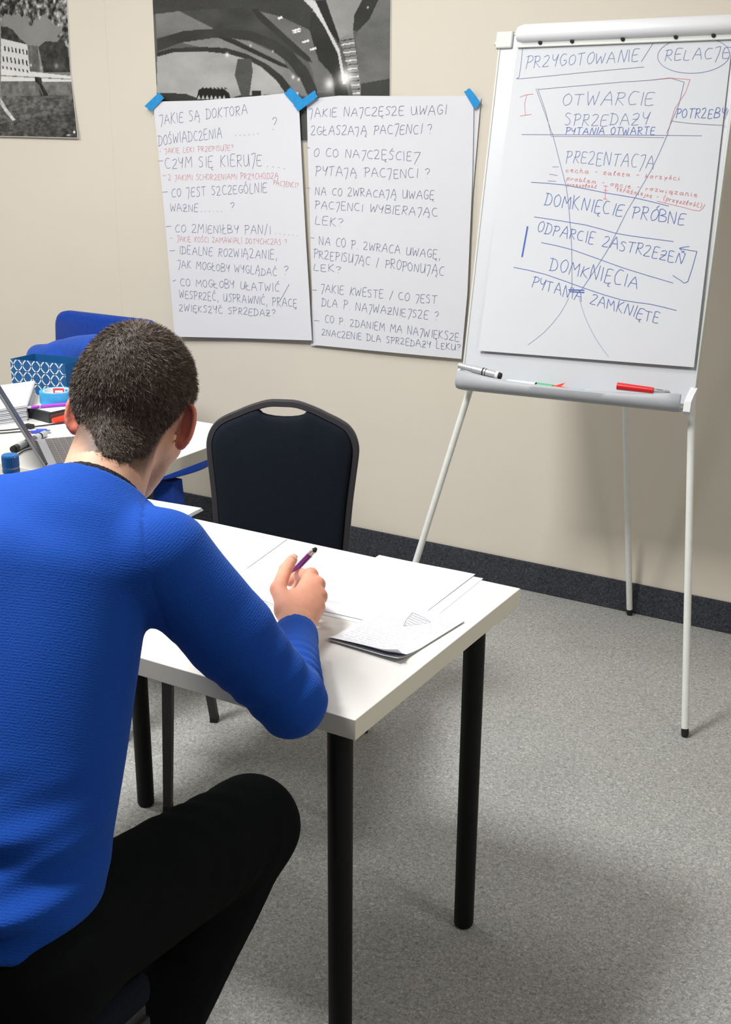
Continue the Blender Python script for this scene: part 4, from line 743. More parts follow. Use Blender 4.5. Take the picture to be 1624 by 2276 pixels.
o, sf = paper('sheet_of_paper', [(-1.335, 1.565), (-1.128, 1.535), (-1.088, 1.83), (-1.295, 1.86)], TZ + .0002, 'white sheet full of handwriting under the pen hand of the man', 'paper')
o['label'] = 'white sheet full of handwriting directly under the hand with the purple pen'
ink('handwriting', scribble(rng, 26, .06, .94, .05, .93, .0025, .2), .0032, sf, M['inkgrey'], o)
ink('ruled_lines', [[(.05, .36), (.95, .365)], [(.05, .34), (.95, .345)]], .004, sf, M['inkgrey2'], o)
o, sf = paper('sheet_of_paper', [(-1.50, 1.66), (-1.295, 1.685), (-1.335, 1.95), (-1.535, 1.93)], TZ + .0008, 'white sheet with faint notes left of the writing hand by the table edge')
ink('handwriting', scribble(rng, 22, .06, .94, .08, .93, .0025, .2), .0032, sf, M['inkgrey'], o)
np_ = thing('note_pad', 'thin white note pad overhanging the back left corner of the near table', 'note pad', (-1.72, 1.86, TZ))
ang = .09; Rz = Matrix.Translation((-1.593, 1.945, TZ)) @ Matrix.Rotation(ang, 4, 'Z')
for k in range(3): box_obj('page', (-.21 + .001 * k, -.24, .0006 + .0026 * k), (.0 - .001 * k, .062 - .002 * k, .0026 + .0026 * k), M['paper'], np_, 0, Rz)

# ------------------------------------------------------------------ stacking banquet chairs
OUT = [(0, 0), (.039, -.002), (.083, -.016), (.115, -.030), (.144, -.043), (.167, -.058), (.183, -.081), (.191, -.110), (.190, -.140), (.185, -.185), (.178, -.25), (.173, -.32), (.169, -.38), (.167, -.42)]
def chair(o, wx, fy, label):
    """o: floor point between the back feet, wx: width axis to the sitter's... (unit xy), fy: seat front direction (unit xy)"""
    W_ = np.array([wx[0], wx[1], 0.0]); Fd = np.array([fy[0], fy[1], 0.0]); Zv = np.array([0, 0, 1.0]); o = np.array([o[0], o[1], 0.0])
    t = thing('banquet_chair', label, 'chair', tuple(o + Fd * .2))
    P = lambda w_, f_, z_: o + W_ * w_ + Fd * f_ + Zv * z_
    top = .905
    def bp(w_, dz, off=0.0):   # point in the slightly leaning back plane
        return P(w_, .012 + (-dz) * .12 + off, top + dz)
    def sym(h): return [(-x, z) for x, z in h[::-1]] + h[1:]
    outer = sym(smooth2(OUT)); 
    inn = []
    H = smooth2(OUT)
    for i, (x, z) in enumerate(H):
        a = np.array(H[max(i - 1, 0)]); b = np.array(H[min(i + 1, len(H) - 1)]); d = (b - a) / np.linalg.norm(b - a); n_ = np.array([d[1], -d[0]])
        if n_ @ (np.array([0, -.2]) - np.array([x, z])) < 0: n_ = -n_
        p = np.array([x, z]) + n_ * .0165; inn.append((max(p[0], 0), p[1]))
    inner = sym(inn)
    # frame: ring swept between outer and inner outline, 18 mm deep
    V = []; F = []; n = len(outer)
    for (x, z), (x2, z2) in zip(outer, inner):
        cx_, cz_ = (x + x2) / 2, (z + z2) / 2
        ring = [(x, z, -.006), (x, z, .006), ((x * .85 + x2 * .15), (z * .85 + z2 * .15), .010), ((x * .15 + x2 * .85), (z * .15 + z2 * .85), .010), (x2, z2, .006), (x2, z2, -.006), ((x * .15 + x2 * .85), (z * .15 + z2 * .85), -.010), ((x * .85 + x2 * .15), (z * .85 + z2 * .15), -.010)]
        V += [bp(a, b, c) for a, b, c in ring]
    for i in range(n - 1):
        for k in range(8): F.append([i * 8 + k, i * 8 + (k + 1) % 8, (i + 1) * 8 + (k + 1) % 8, (i + 1) * 8 + k])
    F += [list(range(8))[::-1], [(n - 1) * 8 + k for k in range(8)]]
    fo = mesh_obj('back_frame', V, F, M['frameblack'], t, True); autosmooth(fo, 45)
    # upholstered pad, its top edge dipping below the hand hole
    side = [p for p in inner if not (abs(p[0]) < .056)]
    dip = [(.056 * math.cos(a), -.031 - .012 * math.sin(a)) for a in np.linspace(0, math.pi, 9)][::-1]
    L_ = [p for p in side if p[0] < 0]; R_ = [p for p in side if p[0] > 0]
    poly = L_ + dip + R_
    cz = -.2
    V = []; F = []; n = len(poly)
    lay = [(1.0, .004), (1.0, .012), (.985, .017), (.93, .0205), (.75, .022), (.4, .023)]
    lays = [(s, d) for s, d in lay] ; back = [(1.0, -.012), (.97, -.015), (.5, -.016)]
    seq = back[::-1] + lays
    for s, d in seq:
        for x, z in poly: V.append(bp(x * s, cz + (z - cz) * s, d))
    for j in range(len(seq) - 1):
        for i in range(n): F.append([j * n + i, j * n + (i + 1) % n, (j + 1) * n + (i + 1) % n, (j + 1) * n + i])
    V.append(bp(0, cz, -.016)); V.append(bp(0, cz, .023)); c0, c1 = len(V) - 2, len(V) - 1; lb = (len(seq) - 1) * n
    for i in range(n): F.append([c0, (i + 1) % n, i]); F.append([c1, lb + i, lb + (i + 1) % n])
    po = mesh_obj('back_cushion', V, F, M['seatblack'], t, True); autosmooth(po, 60)
    mt = frame(Vector(P(0, 0, 0)), Vector(W_), Vector(Fd), Vector(Zv))
    bm = bmesh.new(); add_box(bm, (-.205, .045, .425), (.205, .465, .478), .02, 4, mt); bm_obj('seat_cushion', bm, M['seatblack'], t, True)
    bm = bmesh.new(); add_box(bm, (-.195, .06, .405), (.195, .455, .427), .004, 2, mt); bm_obj('seat_frame', bm, M['frameblack'], t)
    def sq_leg(pts, r0, r1):
        V = []; F = []; m_ = len(pts)
        for i, p in enumerate(pts):
            r = r0 + (r1 - r0) * i / (m_ - 1)
            for a, b in ((-1, -1), (1, -1), (1, 1), (-1, 1)): V.append(np.array(p) + W_ * a * r + Fd * b * r)
        for i in range(m_ - 1):
            for k in range(4): F.append([i * 4 + k, i * 4 + (k + 1) % 4, (i + 1) * 4 + (k + 1) % 4, (i + 1) * 4 + k])
        F += [[3, 2, 1, 0], [(m_ - 1) * 4 + k for k in range(4)]]
        lo = mesh_obj('leg', V, F, M['frameblack'], t)
        e = np.array(pts[-1]); mt2 = frame(Vector(e), Vector(W_), Vector(Fd), Vector(Zv)); bm = bmesh.new(); add_box(bm, (-r1 - .001, -r1 - .001, -.012), (r1 + .001, r1 + .001, .004), .002, 2, mt2); bm_obj('rubber_foot', bm, M['rubber'], lo)
    for s in (-1, 1):
        sq_leg([P(s * .168, .048, .50), P(s * .190, .045, .40), P(s * .212, .02, .12), P(s * .205, 0, .012)], .012, .010)
        sq_leg([P(s * .190, .44, .41), P(s * .207, .445, .012)], .012, .0095)
    return t
def smooth2(h):
    P = [np.array((-h[1][0], h[1][1]))] + [np.array(x, float) for x in h] + [2 * np.array(h[-1]) - np.array(h[-2])]; out = []
    for i in range(1, len(P) - 2):
        a, b, c, d = P[i - 1:i + 3]
        for t_ in (0, .33, .66):
            out.append(tuple(.5 * ((2 * b) + (-a + c) * t_ + (2 * a - 5 * b + 4 * c - d) * t_ * t_ + (-a + 3 * b - 3 * c + d) * t_ ** 3)))
    out.append(tuple(P[-2])); return out
chair((-1.648, 2.40), (.917, .398), (.398, -.917), 'empty black banquet chair facing the near table, oval hand hole in its back')
chair((-1.13, .555), (1, 0), (0, 1), 'black banquet chair the man sits on, mostly outside the frame')

# ------------------------------------------------------------------ things on the far table
# stack of handouts
st = None
Kx, Ky = np.array([-.66, .75]), np.array([-.36, -.93])   # edge directions of the stack
Kx = Kx / np.linalg.norm(Kx); Ky = Ky / np.linalg.norm(Ky)
c0 = np.array([-2.520, 2.385])
for k in range(9):
    j = RNG.normal(0, .0015, 2); z0 = TZ + .0004 + k * .0050
    p0 = c0 + j; p1 = p0 + Kx * .335; p2 = p1 + Ky * .21; p3 = p0 + Ky * .21
    th = thing('handout', ['lowest', 'second lowest', 'third from the bottom', 'fourth from the bottom', 'middle', 'fourth from the top', 'third from the top', 'second from the top', 'topmost'][k] + ' of nine white handouts stacked on the far table', 'handout', (p0[0], p0[1], z0), 'handouts stacked on the far table')
    V, F = prism_mesh([(p[0], p[1], z0) for p in (p3, p2, p1, p0)], (0, 0, .0028)); mesh_obj('pages', V, F, M['paper'], th)
    V, F = prism_mesh([(p[0], p[1], z0 + .0042) for p in (p3 + Kx * .002, p2 - Kx * .003, p1 - Kx * .003 - Ky * -.003, p0 + Kx * .002 + Ky * .002)], (0, 0, .0006)); mesh_obj('cover', V, F, M['paper'], th)
    if k == 8:
        sfh = lambda u, v: tuple(np.append(p0 + Kx * .335 * u + Ky * .21 * v, z0 + .0052))
        ink('printed_lines', [[(.30 + .06 * r, .12), (.30 + .06 * r, .45 + .3 * RNG.random())] for r in range(9)], .0022, sfh, M['inkgrey'], th)
# black box with a sheet on it
bx = thing('document_box', 'black box with brown end beside the handout stack, white sheet on top', 'box', (-2.49, 2.44, TZ))
a, b, c = np.array([-2.548, 2.413]), np.array([-2.447, 2.397]), np.array([-2.432, 2.50]); d = a + c - b
V, F = prism_mesh([(p[0], p[1], TZ + .0005) for p in (a, b, c, d)], (0, 0, .027)); mesh_obj('box_body', V, F, M['boxblack'], bx)
n_ = (c - b) / np.linalg.norm(c - b); o_ = np.array([n_[1], -n_[0]])
V, F = prism_mesh([(*(b + n_ * .003 + o_ * .0003), TZ + .003), (*(c - n_ * .002 + o_ * .0003), TZ + .003), (*(c - n_ * .002 + o_ * .0003), TZ + .024), (*(b + n_ * .003 + o_ * .0003), TZ + .024)], (o_[0] * .0012, o_[1] * .0012, 0)); mesh_obj('end_panel', V, F, M['boxbrown'], bx)
V, F = prism_mesh([(*(p), TZ + .0278) for p in (a - n_ * .001 - o_ * .001, b - n_ * .001 + o_ * .001, c + o_ * .001, d - o_ * .001)], (0, 0, .003)); mesh_obj('lid', V, F, M['boxblack'], bx)
q0 = np.array([-2.546, 2.417]); sh, _ = paper('sheet_of_paper', [q0, q0 + [.10, -.012], q0 + [.13, .19], q0 + [-.0, .20]], TZ + .0312, 'white sheet lying on the black box under the purple pen, far table')
# tape roll
tr = thing('tape_roll', 'blue masking tape roll with a red printed core on the far table', 'tape roll', (-2.498, 2.520, TZ + .034))
tc = np.array([-2.516, 2.503, TZ + .0325])
def ring(name, r0, r1, z0, z1, m, par, seg=48):
    V = []; F = []
    for r, z in ((r0, z0), (r1, z0), (r1, z1), (r0, z1)):
        for k in range(seg): th = 2 * math.pi * k / seg; V.append(tc + [r * math.cos(th), r * math.sin(th), z])
    for j in range(4):
        for k in range(seg): F.append([j * seg + k, j * seg + (k + 1) % seg, ((j + 1) % 4) * seg + (k + 1) % seg, ((j + 1) % 4) * seg + k])
    o = mesh_obj(name, V, F, m, par, True); autosmooth(o, 40); return o
ring('tape_body', .0395, .0500, 0, .034, M['taperoll'], tr); ring('core', .0365, .0393, -.0003, .0345, M['cardboard'], tr)
def core_patch(name, a0, a1, z0, z1, m, r=.0362):
    V = []; F = []; n = 8
    for i in range(n + 1):
        th = a0 + (a1 - a0) * i / n
        for z in (z0, z1): V.append(tc + [r * math.cos(th), r * math.sin(th), z])
        for z in (z0, z1): V.append(tc + [(r - .0004) * math.cos(th), (r - .0004) * math.sin(th), z])
    for i in range(n): k = i * 4; F += [[k, k + 4, k + 5, k + 1], [k + 2, k + 3, k + 7, k + 6], [k + 1, k + 5, k + 7, k + 3], [k, k + 2, k + 6, k + 4]]
    return mesh_obj(name, V, F, m, tr)
av = math.atan2(.75, -.66)
core_patch('red_label', av - .55, av + .35, .014, .032, M['redlabel']); core_patch('blue_label', av - .95, av - .65, .016, .031, M['taperoll']); core_patch('white_lettering', av - .42, av + .22, .020, .026, M['bagwhite'], .0357)
# pens and bits
pen('ballpoint_pen', (-2.530, 2.382, TZ + .0375), (-2.445, 2.500, TZ + .0375), [('cone', 0, .15, .0012, .0042, M['silver']), ('grip', .15, .30, .0046, .0046, M['purplelight']), ('ring', .30, .335, .0049, .0049, M['chrome']), ('barrel', .335, .95, .0047, .0047, M['purplelight']), ('button', .95, 1, .003, .003, M['silver'])], 'purple ballpoint pen lying in front of the blue tape roll', 'pen')
pen('red_marker', (-2.430, 2.396, TZ + .0095), (-2.424, 2.52, TZ + .0095), [('cap', 0, .36, .0085, .0092, M['redorange']), ('barrel', .36, 1, .0082, .0082, M['redorange'])], 'red marker lying against the end of the black box')
pen('whiteboard_marker', (-2.306, 2.122, TZ + .0095), (-2.352, 2.285, TZ + .0095), [('end_plug', 0, .06, .0085, .009, M['rubber']), ('barrel', .06, .68, .0092, .0092, mat('dark_marker_body', srgb(88, 90, 96), .45)), ('white_label', .14, .36, .0094, .0094, M['plasticwhite']), ('clear_sleeve', .66, .80, .0094, .0094, M['silver']), ('band', .80, .84, .0096, .0096, M['rubber']), ('cap', .84, 1, .0092, .0085, M['silver'])], 'grey and black whiteboard marker lying beside the laptop on the far table')
t = thing('usb_connector', 'blue cable connector lying on the far table behind the laptop lid', 'connector', (-2.386, 2.306, TZ))
dirv = np.array([.78, .62]); dirv /= np.linalg.norm(dirv); mt = frame(Vector((-2.404, 2.293, TZ + .0055)), Vector((dirv[0], dirv[1], 0)), Vector((-dirv[1], dirv[0], 0)), Vector((0, 0, 1)))
bm = bmesh.new(); add_box(bm, (.006, -.0085, -.005), (.036, .0085, .006), .002, 2, mt); add_box(bm, (-.008, -.004, -.004), (.008, .004, .003), .0015, 2, mt); bm_obj('housing', bm, M['usb'], t)
box_obj('plug', (.035, -.006, -.003), (.045, .006, .003), M['chrome'], t, .0005, mt)
cab = lambda pts, r, lab: tag(tube_obj('cable', smooth_path(pts, 6), r, M['cable'], None, 8), lab, 'cable')
cab([(-2.53, 2.19, TZ + .003), (-2.475, 2.239, TZ + .003), (-2.446, 2.275, TZ + .003), (-2.424, 2.290, TZ + .004), (-2.412, 2.290, TZ + .0055)], .0018, 'black cable ending in the blue connector on the far table')
cab([(-2.56, 2.20, TZ + .003), (-2.497, 2.259, TZ + .003), (-2.465, 2.305, TZ + .003), (-2.452, 2.335, TZ + .003), (-2.43, 2.375, TZ + .003), (-2.40, 2.43, TZ + .003)], .0018, 'black cable with a small black clip passing in front of the black box')
cab([(-2.262, 2.08, TZ + .003), (-2.275, 2.11, TZ + .003), (-2.290, 2.15, TZ + .003), (-2.28, 2.185, TZ + .003), (-2.26, 2.25, TZ + .003)], .0015, 'thin black cable curling by the blue bottle cap on the far table')
bm = bmesh.new(); add_box(bm, (-2.468, 2.318, TZ), (-2.442, 2.336, TZ + .012), .002, 2); tag(bm_obj('cable_clip', bm, M['cable']), 'small black clip on the cable in front of the black box', 'clip')
sh, _ = paper('sheet_of_paper', [(-2.42, 2.33), (-2.21, 2.36), (-2.25, 2.61), (-2.46, 2.58)], TZ + .0003, 'white sheet lying between the blue connector and the man, on the far table')
# laptop seen almost edge-on
al_ = math.radians(51.5); ev = np.array([math.cos(al_), math.sin(al_)]); hv = np.array([-ev[1], ev[0]]); h0 = np.array([-2.225, 2.138]) - hv * .16
lt = thing('laptop', 'open grey laptop seen edge-on at the left of the far table', 'laptop', (h0[0], h0[1], TZ))
mb = frame(Vector((h0[0], h0[1], TZ)), Vector((ev[0], ev[1], 0)), Vector((hv[0], hv[1], 0)), Vector((0, 0, 1)))
box_obj('base', (.0, 0, .002), (.205, .27, .017), M['laptop'], lt, .003, mb)
for i in range(5):
    for j in range(13): pass
bm = bmesh.new()
for i in range(5):
    for j in range(13): add_box(bm, (.025 + i * .0175, .014 + j * .0188, .0172), (.025 + i * .0175 + .015, .014 + j * .0188 + .0165, .0195), 0, 1, mb)
k_ = bm_obj('keyboard', bm, M['key'], lt)
box_obj('touchpad', (.130, .095, .0171), (.19, .175, .0176), M['key'], lt, 0, mb)
box_obj('side_port', (.05, -.0006, .006), (.085, .0005, .012), M['laptopdark'], lt, 0, mb)
tl = math.radians(26); lz = Vector((-ev[0] * math.sin(tl), -ev[1] * math.sin(tl), math.cos(tl))); ln = Vector((ev[0] * math.cos(tl), ev[1] * math.cos(tl), math.sin(tl)))
hv2 = Vector((hv[0], hv[1], 0)); ml = frame(Vector((h0[0], h0[1], TZ + .012)), hv2, lz, ln)
ld = box_obj('lid', (0, 0, -.0065), (.27, .228, 0), M['laptop'], lt, .002, ml)
box_obj('screen', (.008, .014, .0), (.262, .220, .0012), M['laptopdark'], ld, 0, ml)
tube_obj('hinge', [Vector((h0[0], h0[1], TZ + .013)) + hv2 * .02, Vector((h0[0], h0[1], TZ + .013)) + hv2 * .25], .006, M['laptopdark'], lt, 12)
# water bottle on the near table, only its cap clears the man's shoulder
bc = np.array([-1.603, 1.468, TZ])
wb = thing('water_bottle', 'clear plastic water bottle with a dark blue screw cap behind the shoulder of the man', 'bottle', tuple(bc))
prof = [(.0, .030), (.004, .036), (.05, .036), (.06, .034), (.07, .036), (.11, .036), (.12, .034), (.13, .036), (.165, .036), (.185, .031), (.205, .021), (.218, .0135), (.232, .0125)]
lathe_obj('bottle_body', prof, bc, (0, 0, 1), M['clear'], wb, 32)
lathe_obj('neck_ring', [(.226, .0150), (.228, .0155), (.2325, .0155), (.234, .0150)], bc, (0, 0, 1), M['cap'], wb, 32)
V = []; F = []; seg = 60
for z, r, rib in ((.237, .0150, 1), (.256, .0150, 1), (.259, .0138, 0), (.2595, .0001, 0)):
    for k in range(seg): rr = r + (.0004 if (k % 2 and rib) else 0); th = 2 * math.pi * k / seg; V.append(bc + [rr * math.cos(th), rr * math.sin(th), z])
for j in range(3):
    for k in range(seg): F.append([j * seg + k, j * seg + (k + 1) % seg, (j + 1) * seg + (k + 1) % seg, (j + 1) * seg + k])
F.append(list(range(seg))[::-1]); mesh_obj('screw_cap', V, F, M['cap'], wb)
lathe_obj('tamper_gap', [(.2335, .0128), (.2375, .0128)], bc, (0, 0, 1), M['plasticwhite'], wb, 24)

# ------------------------------------------------------------------ behind the far table
# blue upholstered chair with a jacket over it and a patterned gift bag on the seat
bc_ = thing('upholstered_chair', 'royal blue upholstered chair behind the far table, rounded backrest by the wall', 'chair', (-2.89, 3.15, 0))
def rounded_panel(name, x0, x1, z0, z1, y, th, r, m, par, lean=0.0, tap=0.0):
    poly = []
    for cx, cz, a0 in ((x1 - r, z1 - r, 0), (x0 + r, z1 - r, 90), (x0 + .02, z0 + .02, 180), (x1 - .02, z0 + .02, 270)):
        rr = r if cz > (z0 + z1) / 2 else .02
        for a in np.linspace(a0, a0 + 90, 7): poly.append((cx + rr * math.cos(math.radians(a)), cz + rr * math.sin(math.radians(a))))
    V = []; F = []; n = len(poly); cx, cz = (x0 + x1) / 2, (z0 + z1) / 2; lays = [(.94, th), (1, th * .75), (1, th * .25), (.94, 0)]
    for s, d in lays:
        for x, z in poly:
            xx = cx + (x - cx) * (s if s == 1 else 1 - .012 / (x1 - x0) * 2); zz = cz + (z - cz) * (s if s == 1 else 1 - .012 / (z1 - z0) * 2)
            xx = cx + (xx - cx) * (1 - tap * (z1 - zz) / (z1 - z0)); V.append((xx, y + d + lean * (zz - z0), zz))
    for j in range(3):
        for i in range(n): F.append([j * n + i, (j + 1) * n + i, (j + 1) * n + (i + 1) % n, j * n + (i + 1) % n])
    F += [list(range(n)), [3 * n + i for i in range(n)][::-1]]
    o = mesh_obj(name, V, F, m, par, True); autosmooth(o, 50); return o
rounded_panel('backrest', -3.135, -2.675, .50, .895, 3.12, .05, .05, M['bluechair'], bc_, .02, -.1)
bm = bmesh.new(); add_box(bm, (-3.14, 2.74, .40), (-2.745, 3.16, .46), .02, 4); bm_obj('seat', bm, M['bluechair'], bc_, True)
for sx in (-3.11, -2.775):
    for sy in (2.77, 3.13): tube_obj('leg', [(sx, sy, .41), (sx + (.0), sy, .001)], .012, M['frameblack'], bc_, 12)
for sx in (-3.0, -2.78): tube_obj('back_support', [(sx, 3.16, .44), (sx, 3.175, .60)], .011, M['frameblack'], bc_, 12)
# jacket: folded fleece slung in front of the backrest
def jacket_f(P):
    a = cap_sdf(P, (-3.075, 2.99, .745), (-2.60, 2.99, .835), .052, .055)
    b = cap_sdf(P, (-3.03, 3.01, .70), (-2.60, 3.01, .76), .065, .07)
    c = cap_sdf(P, (-2.97, 3.02, .52), (-2.72, 3.02, .52), .10, .10); d = cap_sdf(P, (-2.985, 3.0, .79), (-2.62, 3.0, .86), .035, .045)
    s = smin(smin(smin(a, b, .04), c, .08), d, .03)
    cut = cap_sdf(P, (-3.10, 2.905, .715), (-2.60, 2.89, .775), .036, .040)
    s = smax(s, -cut, .012)
    s = smax(s, P[:, 1] - 3.108, .01)
    s = s + .004 * vnoise(P, 22, 31) + .003 * np.sin(P[:, 0] * 18 + P[:, 2] * 60)
    return smax(s, .4625 - P[:, 2], .006)
V, Q = surface_nets(jacket_f, (-3.2, 2.82, .4), (-2.45, 3.14, .95), .008)
o = np_mesh('jacket', V, Q, M['bluejacket'], None, base=(-2.85, 3.0, .46)); tag(o, 'blue fleece jacket folded over the front of the blue chair', 'jacket')
# gift bag
gb = thing('gift_bag', 'blue paper gift bag with a white trellis pattern behind the handout stack', 'gift bag', (-2.95, 2.85, .46))
gx0, gx1, gy0, gy1, gz0, gz1 = -3.005, -2.76, 2.79, 2.90, .461, .792
tilt = .04
def gp(x, y, z): return (x, y, z + tilt * (x - gx0) * ((z - gz0) / (gz1 - gz0)))
V = []; F = []
for i, (x, y) in enumerate(((gx0, gy0), (gx1, gy0), (gx1, gy1), (gx0, gy1))):
    for ox in (0, 1):
        xi = x + (.0012 if x == gx0 else -.0012) * ox; yi = y + (.0012 if y == gy0 else -.0012) * ox
        V += [gp(xi, yi, gz0 + .001 * ox), gp(xi, yi, gz1)]
for i in range(4):
    j = (i + 1) % 4; F += [[i * 4, j * 4, j * 4 + 1, i * 4 + 1], [i * 4 + 2, i * 4 + 3, j * 4 + 3, j * 4 + 2], [i * 4 + 1, j * 4 + 1, j * 4 + 3, i * 4 + 3]]
F += [[0, 12, 8, 4], [2, 6, 10, 14]]
mesh_obj('bag_body', V, F, M['bagblue'], gb)
def trellis(x0, x1, z0, z1, P0, m, par):
    S = []; px = .041; pz = .039
    n = 40
    for i in range(int((x1 - x0) / px) + 2):
        for j in range(int((z1 - z0) / pz) + 2):
            for ox, oz in ((.3, .2),):
                cx, cz = x0 + (i + ox) * px, z0 + (j + oz) * pz; c = []
                for k in range(33):
                    th = 2 * math.pi * k / 32; r = px * (.345 + .07 * math.cos(4 * th) + .03 * math.cos(8 * th)); c.append((cx + r * math.cos(th), cz + r * math.sin(th)))
                run = []
                for p in c:
                    if x0 < p[0] < x1 and z0 < p[1] < z1: run.append(p)
                    else:
                        if len(run) > 1: S.append(run)
                        run = []
                if len(run) > 1: S.append(run)
                for sx, sz in ((1, 0), (0, 1)):
                    a = (cx + sx * .40 * px, cz + sz * .40 * px); b = (cx + sx * .60 * px, cz + sz * (pz - .40 * px))
                    if x0 < min(a[0], b[0]) and max(a[0], b[0]) < x1 and z0 < min(a[1], b[1])  and max(a[1], b[1]) < z1: S.append([a, b])
    ink('trellis_print', S, .0040, P0, m, par)
trellis(gx0 + .001, gx1 - .001, gz0 + .13, gz1 - .001, lambda a, b: gp(a, gy0 - .0006, b), M['bagwhite'], gb)
trellis(gy0 + .001, gy1 - .001, gz0 + .13, gz1 - .001, lambda a, b: gp(gx0 - .0006, a, b), M['bagwhite'], gb)
for yy in (gy0 + .004, gy1 - .004):
    tube_obj('handle', smooth_path([gp(gx0 + .09, yy, gz1 - .03), gp(gx0 + .10, yy + .004, gz1 - .10), gp(gx0 + .15, yy + .006, gz1 - .13), gp(gx0 + .20, yy + .004, gz1 - .10), gp(gx0 + .21, yy, gz1 - .03)], 6), .002, M['bagwhite'], gb, 8)
# dark bag edge at the far left
def darkbag_f(P):
    s = ell_sdf(P, (-3.38, 2.86, .52), (.24, .13, .25)); s = smin(s, cap_sdf(P, (-3.42, 2.86, .05), (-3.38, 2.86, .4), .16, .13), .1); s = smax(s, -(P[:, 2] - .004), .01); return s + .004 * vnoise(P, 25, 3)
V, Q = surface_nets(darkbag_f, (-3.7, 2.66, -.02), (-3.1, 3.08, .82), .012)
o = np_mesh('backpack', V, Q, M['greydark'], None, base=(-3.40, 2.86, 0)); tag(o, 'dark grey backpack edge at the far left, behind the laptop', 'bag')
# low blue stool whose seat edge shows below the far table, right of the man's chin
sl = thing('stool', 'royal blue stool below the far table beside the empty black chair', 'stool', (-2.56, 3.02, 0))
V = []; F = []; seg = 40
for z, k1 in ((.398, .93), (.404, 1), (.43, 1), (.445, .93), (.447, .5)):
    for k in range(seg): th = 2 * math.pi * k / seg; V.append((-2.585 + .15 * k1 * math.cos(th), 3.06 + .15 * k1 * math.sin(th), z + .03 * math.cos(th)))
for j in range(4):
    for k in range(seg): F.append([j * seg + k, j * seg + (k + 1) % seg, (j + 1) * seg + (k + 1) % seg, (j + 1) * seg + k])
F += [list(range(seg))[::-1], [4 * seg + k for k in range(seg)]]
o = mesh_obj('stool_seat', V, F, M['bluechair'], sl, True); autosmooth(o, 50)
V = []; F = []
for z, w_ in ((.40, .040), (.30, .048), (.15, .050), (.0, .055)):
    for a, b in ((-1, -1), (1, -1), (1, 1), (-1, 1)): V.append((-2.535 + a * w_, 3.0 + b * .025, z))
for j in range(3):
    for k in range(4): F.append([j * 4 + k, (j + 1) * 4 + k, (j + 1) * 4 + (k + 1) % 4, j * 4 + (k + 1) % 4])
F += [[0, 1, 2, 3], [15, 14, 13, 12]]
mesh_obj('pedestal', V, F, M['bluechair'], sl)
# ------------------------------------------------------------------ the man
HC = np.array([-1.198, 1.350, 1.153])                      # head centre
phi = math.radians(38); fh = np.array([-.355, .935, 0]); fh /= np.linalg.norm(fh)
Hf = fh * math.cos(phi) + np.array([0, 0, -math.sin(phi)]); Hu = fh * math.sin(phi) + np.array([0, 0, math.cos(phi)]); Hr = np.cross(Hf, Hu)
rl = math.radians(5); Hu, Hr = Hu * math.cos(rl) + Hr * math.sin(rl), Hr * math.cos(rl) - Hu * math.sin(rl)
HM = np.stack([Hr, Hf, Hu], 1)
def hl(P): return (P - HC) @ HM
def hw(p): return HC + HM @ np.array(p, float)
NC = np.array([-1.150, 1.210, 1.062]); NT = hw((0, -.028, -.045)); NA = (NT - NC) / np.linalg.norm(NT - NC)
SR = np.array([-1.012, 1.180, 1.000]); ER = np.array([-.862, 1.262, .792]); WR = np.array([-1.0159, 1.5042, .7772])
SL = np.array([-1.335, 1.130, 1.010]); EL = np.array([-1.47, 1.225, .80]); WL = np.array([-1.46, 1.475, .768])
HIR = np.array([-1.018, .880, .60]); HIL = np.array([-1.195, .865, .60]); CR_ = np.array([-1.098, 1.110, .965]); CL_ = np.array([-1.265, 1.085, .97])
TR_ = np.array([-.995, .89, .565]); TL_ = np.array([-1.195, .875, .565]); KR = np.array([-.962, 1.292, .540]); KL = np.array([-1.365, 1.27, .54]); AR = np.array([-1.035, .985, .115]); AL = np.array([-1.37, 1.12, .105])
# right hand joints
MCP = [(-1.0682, 1.6296, .8167), (-1.0472, 1.6198, .8069), (-1.0328, 1.6044, .7929), (-1.0234, 1.5811, .7818)]
PIP = [(-1.1078, 1.6609, 0.7997), (-1.0909, 1.6553, 0.7914), (-1.0709, 1.6361, 0.781), (-1.0559, 1.6115, 0.7736)]
DIP = [(-1.1276, 1.6720, 0.7869), (-1.1137, 1.6577, 0.7755), (-1.0909, 1.6361, 0.7673), (-1.0698, 1.6097, 0.7619)]
TIP = [(-1.1390, 1.6690, 0.7758), (-1.1183, 1.6458, 0.7674), (-1.0947, 1.6205, 0.7630), (-1.0765, 1.5987, 0.7580)]
THB = [(-1.0560, 1.5281, .7900), (-1.0888, 1.5605, .8110), (-1.1160, 1.6230, .8200), (-1.1240, 1.6560, .8260)]
def boxed(P, lo, hi, f, mg=.03):
    lo = np.array(lo) - mg; hi = np.array(hi) + mg; q = np.maximum(np.maximum(lo - P, P - hi), 0); d = np.sqrt((q * q).sum(1)); out = d + mg; k = d <= 0
    if k.any(): out[k] = f(P[k])
    return out
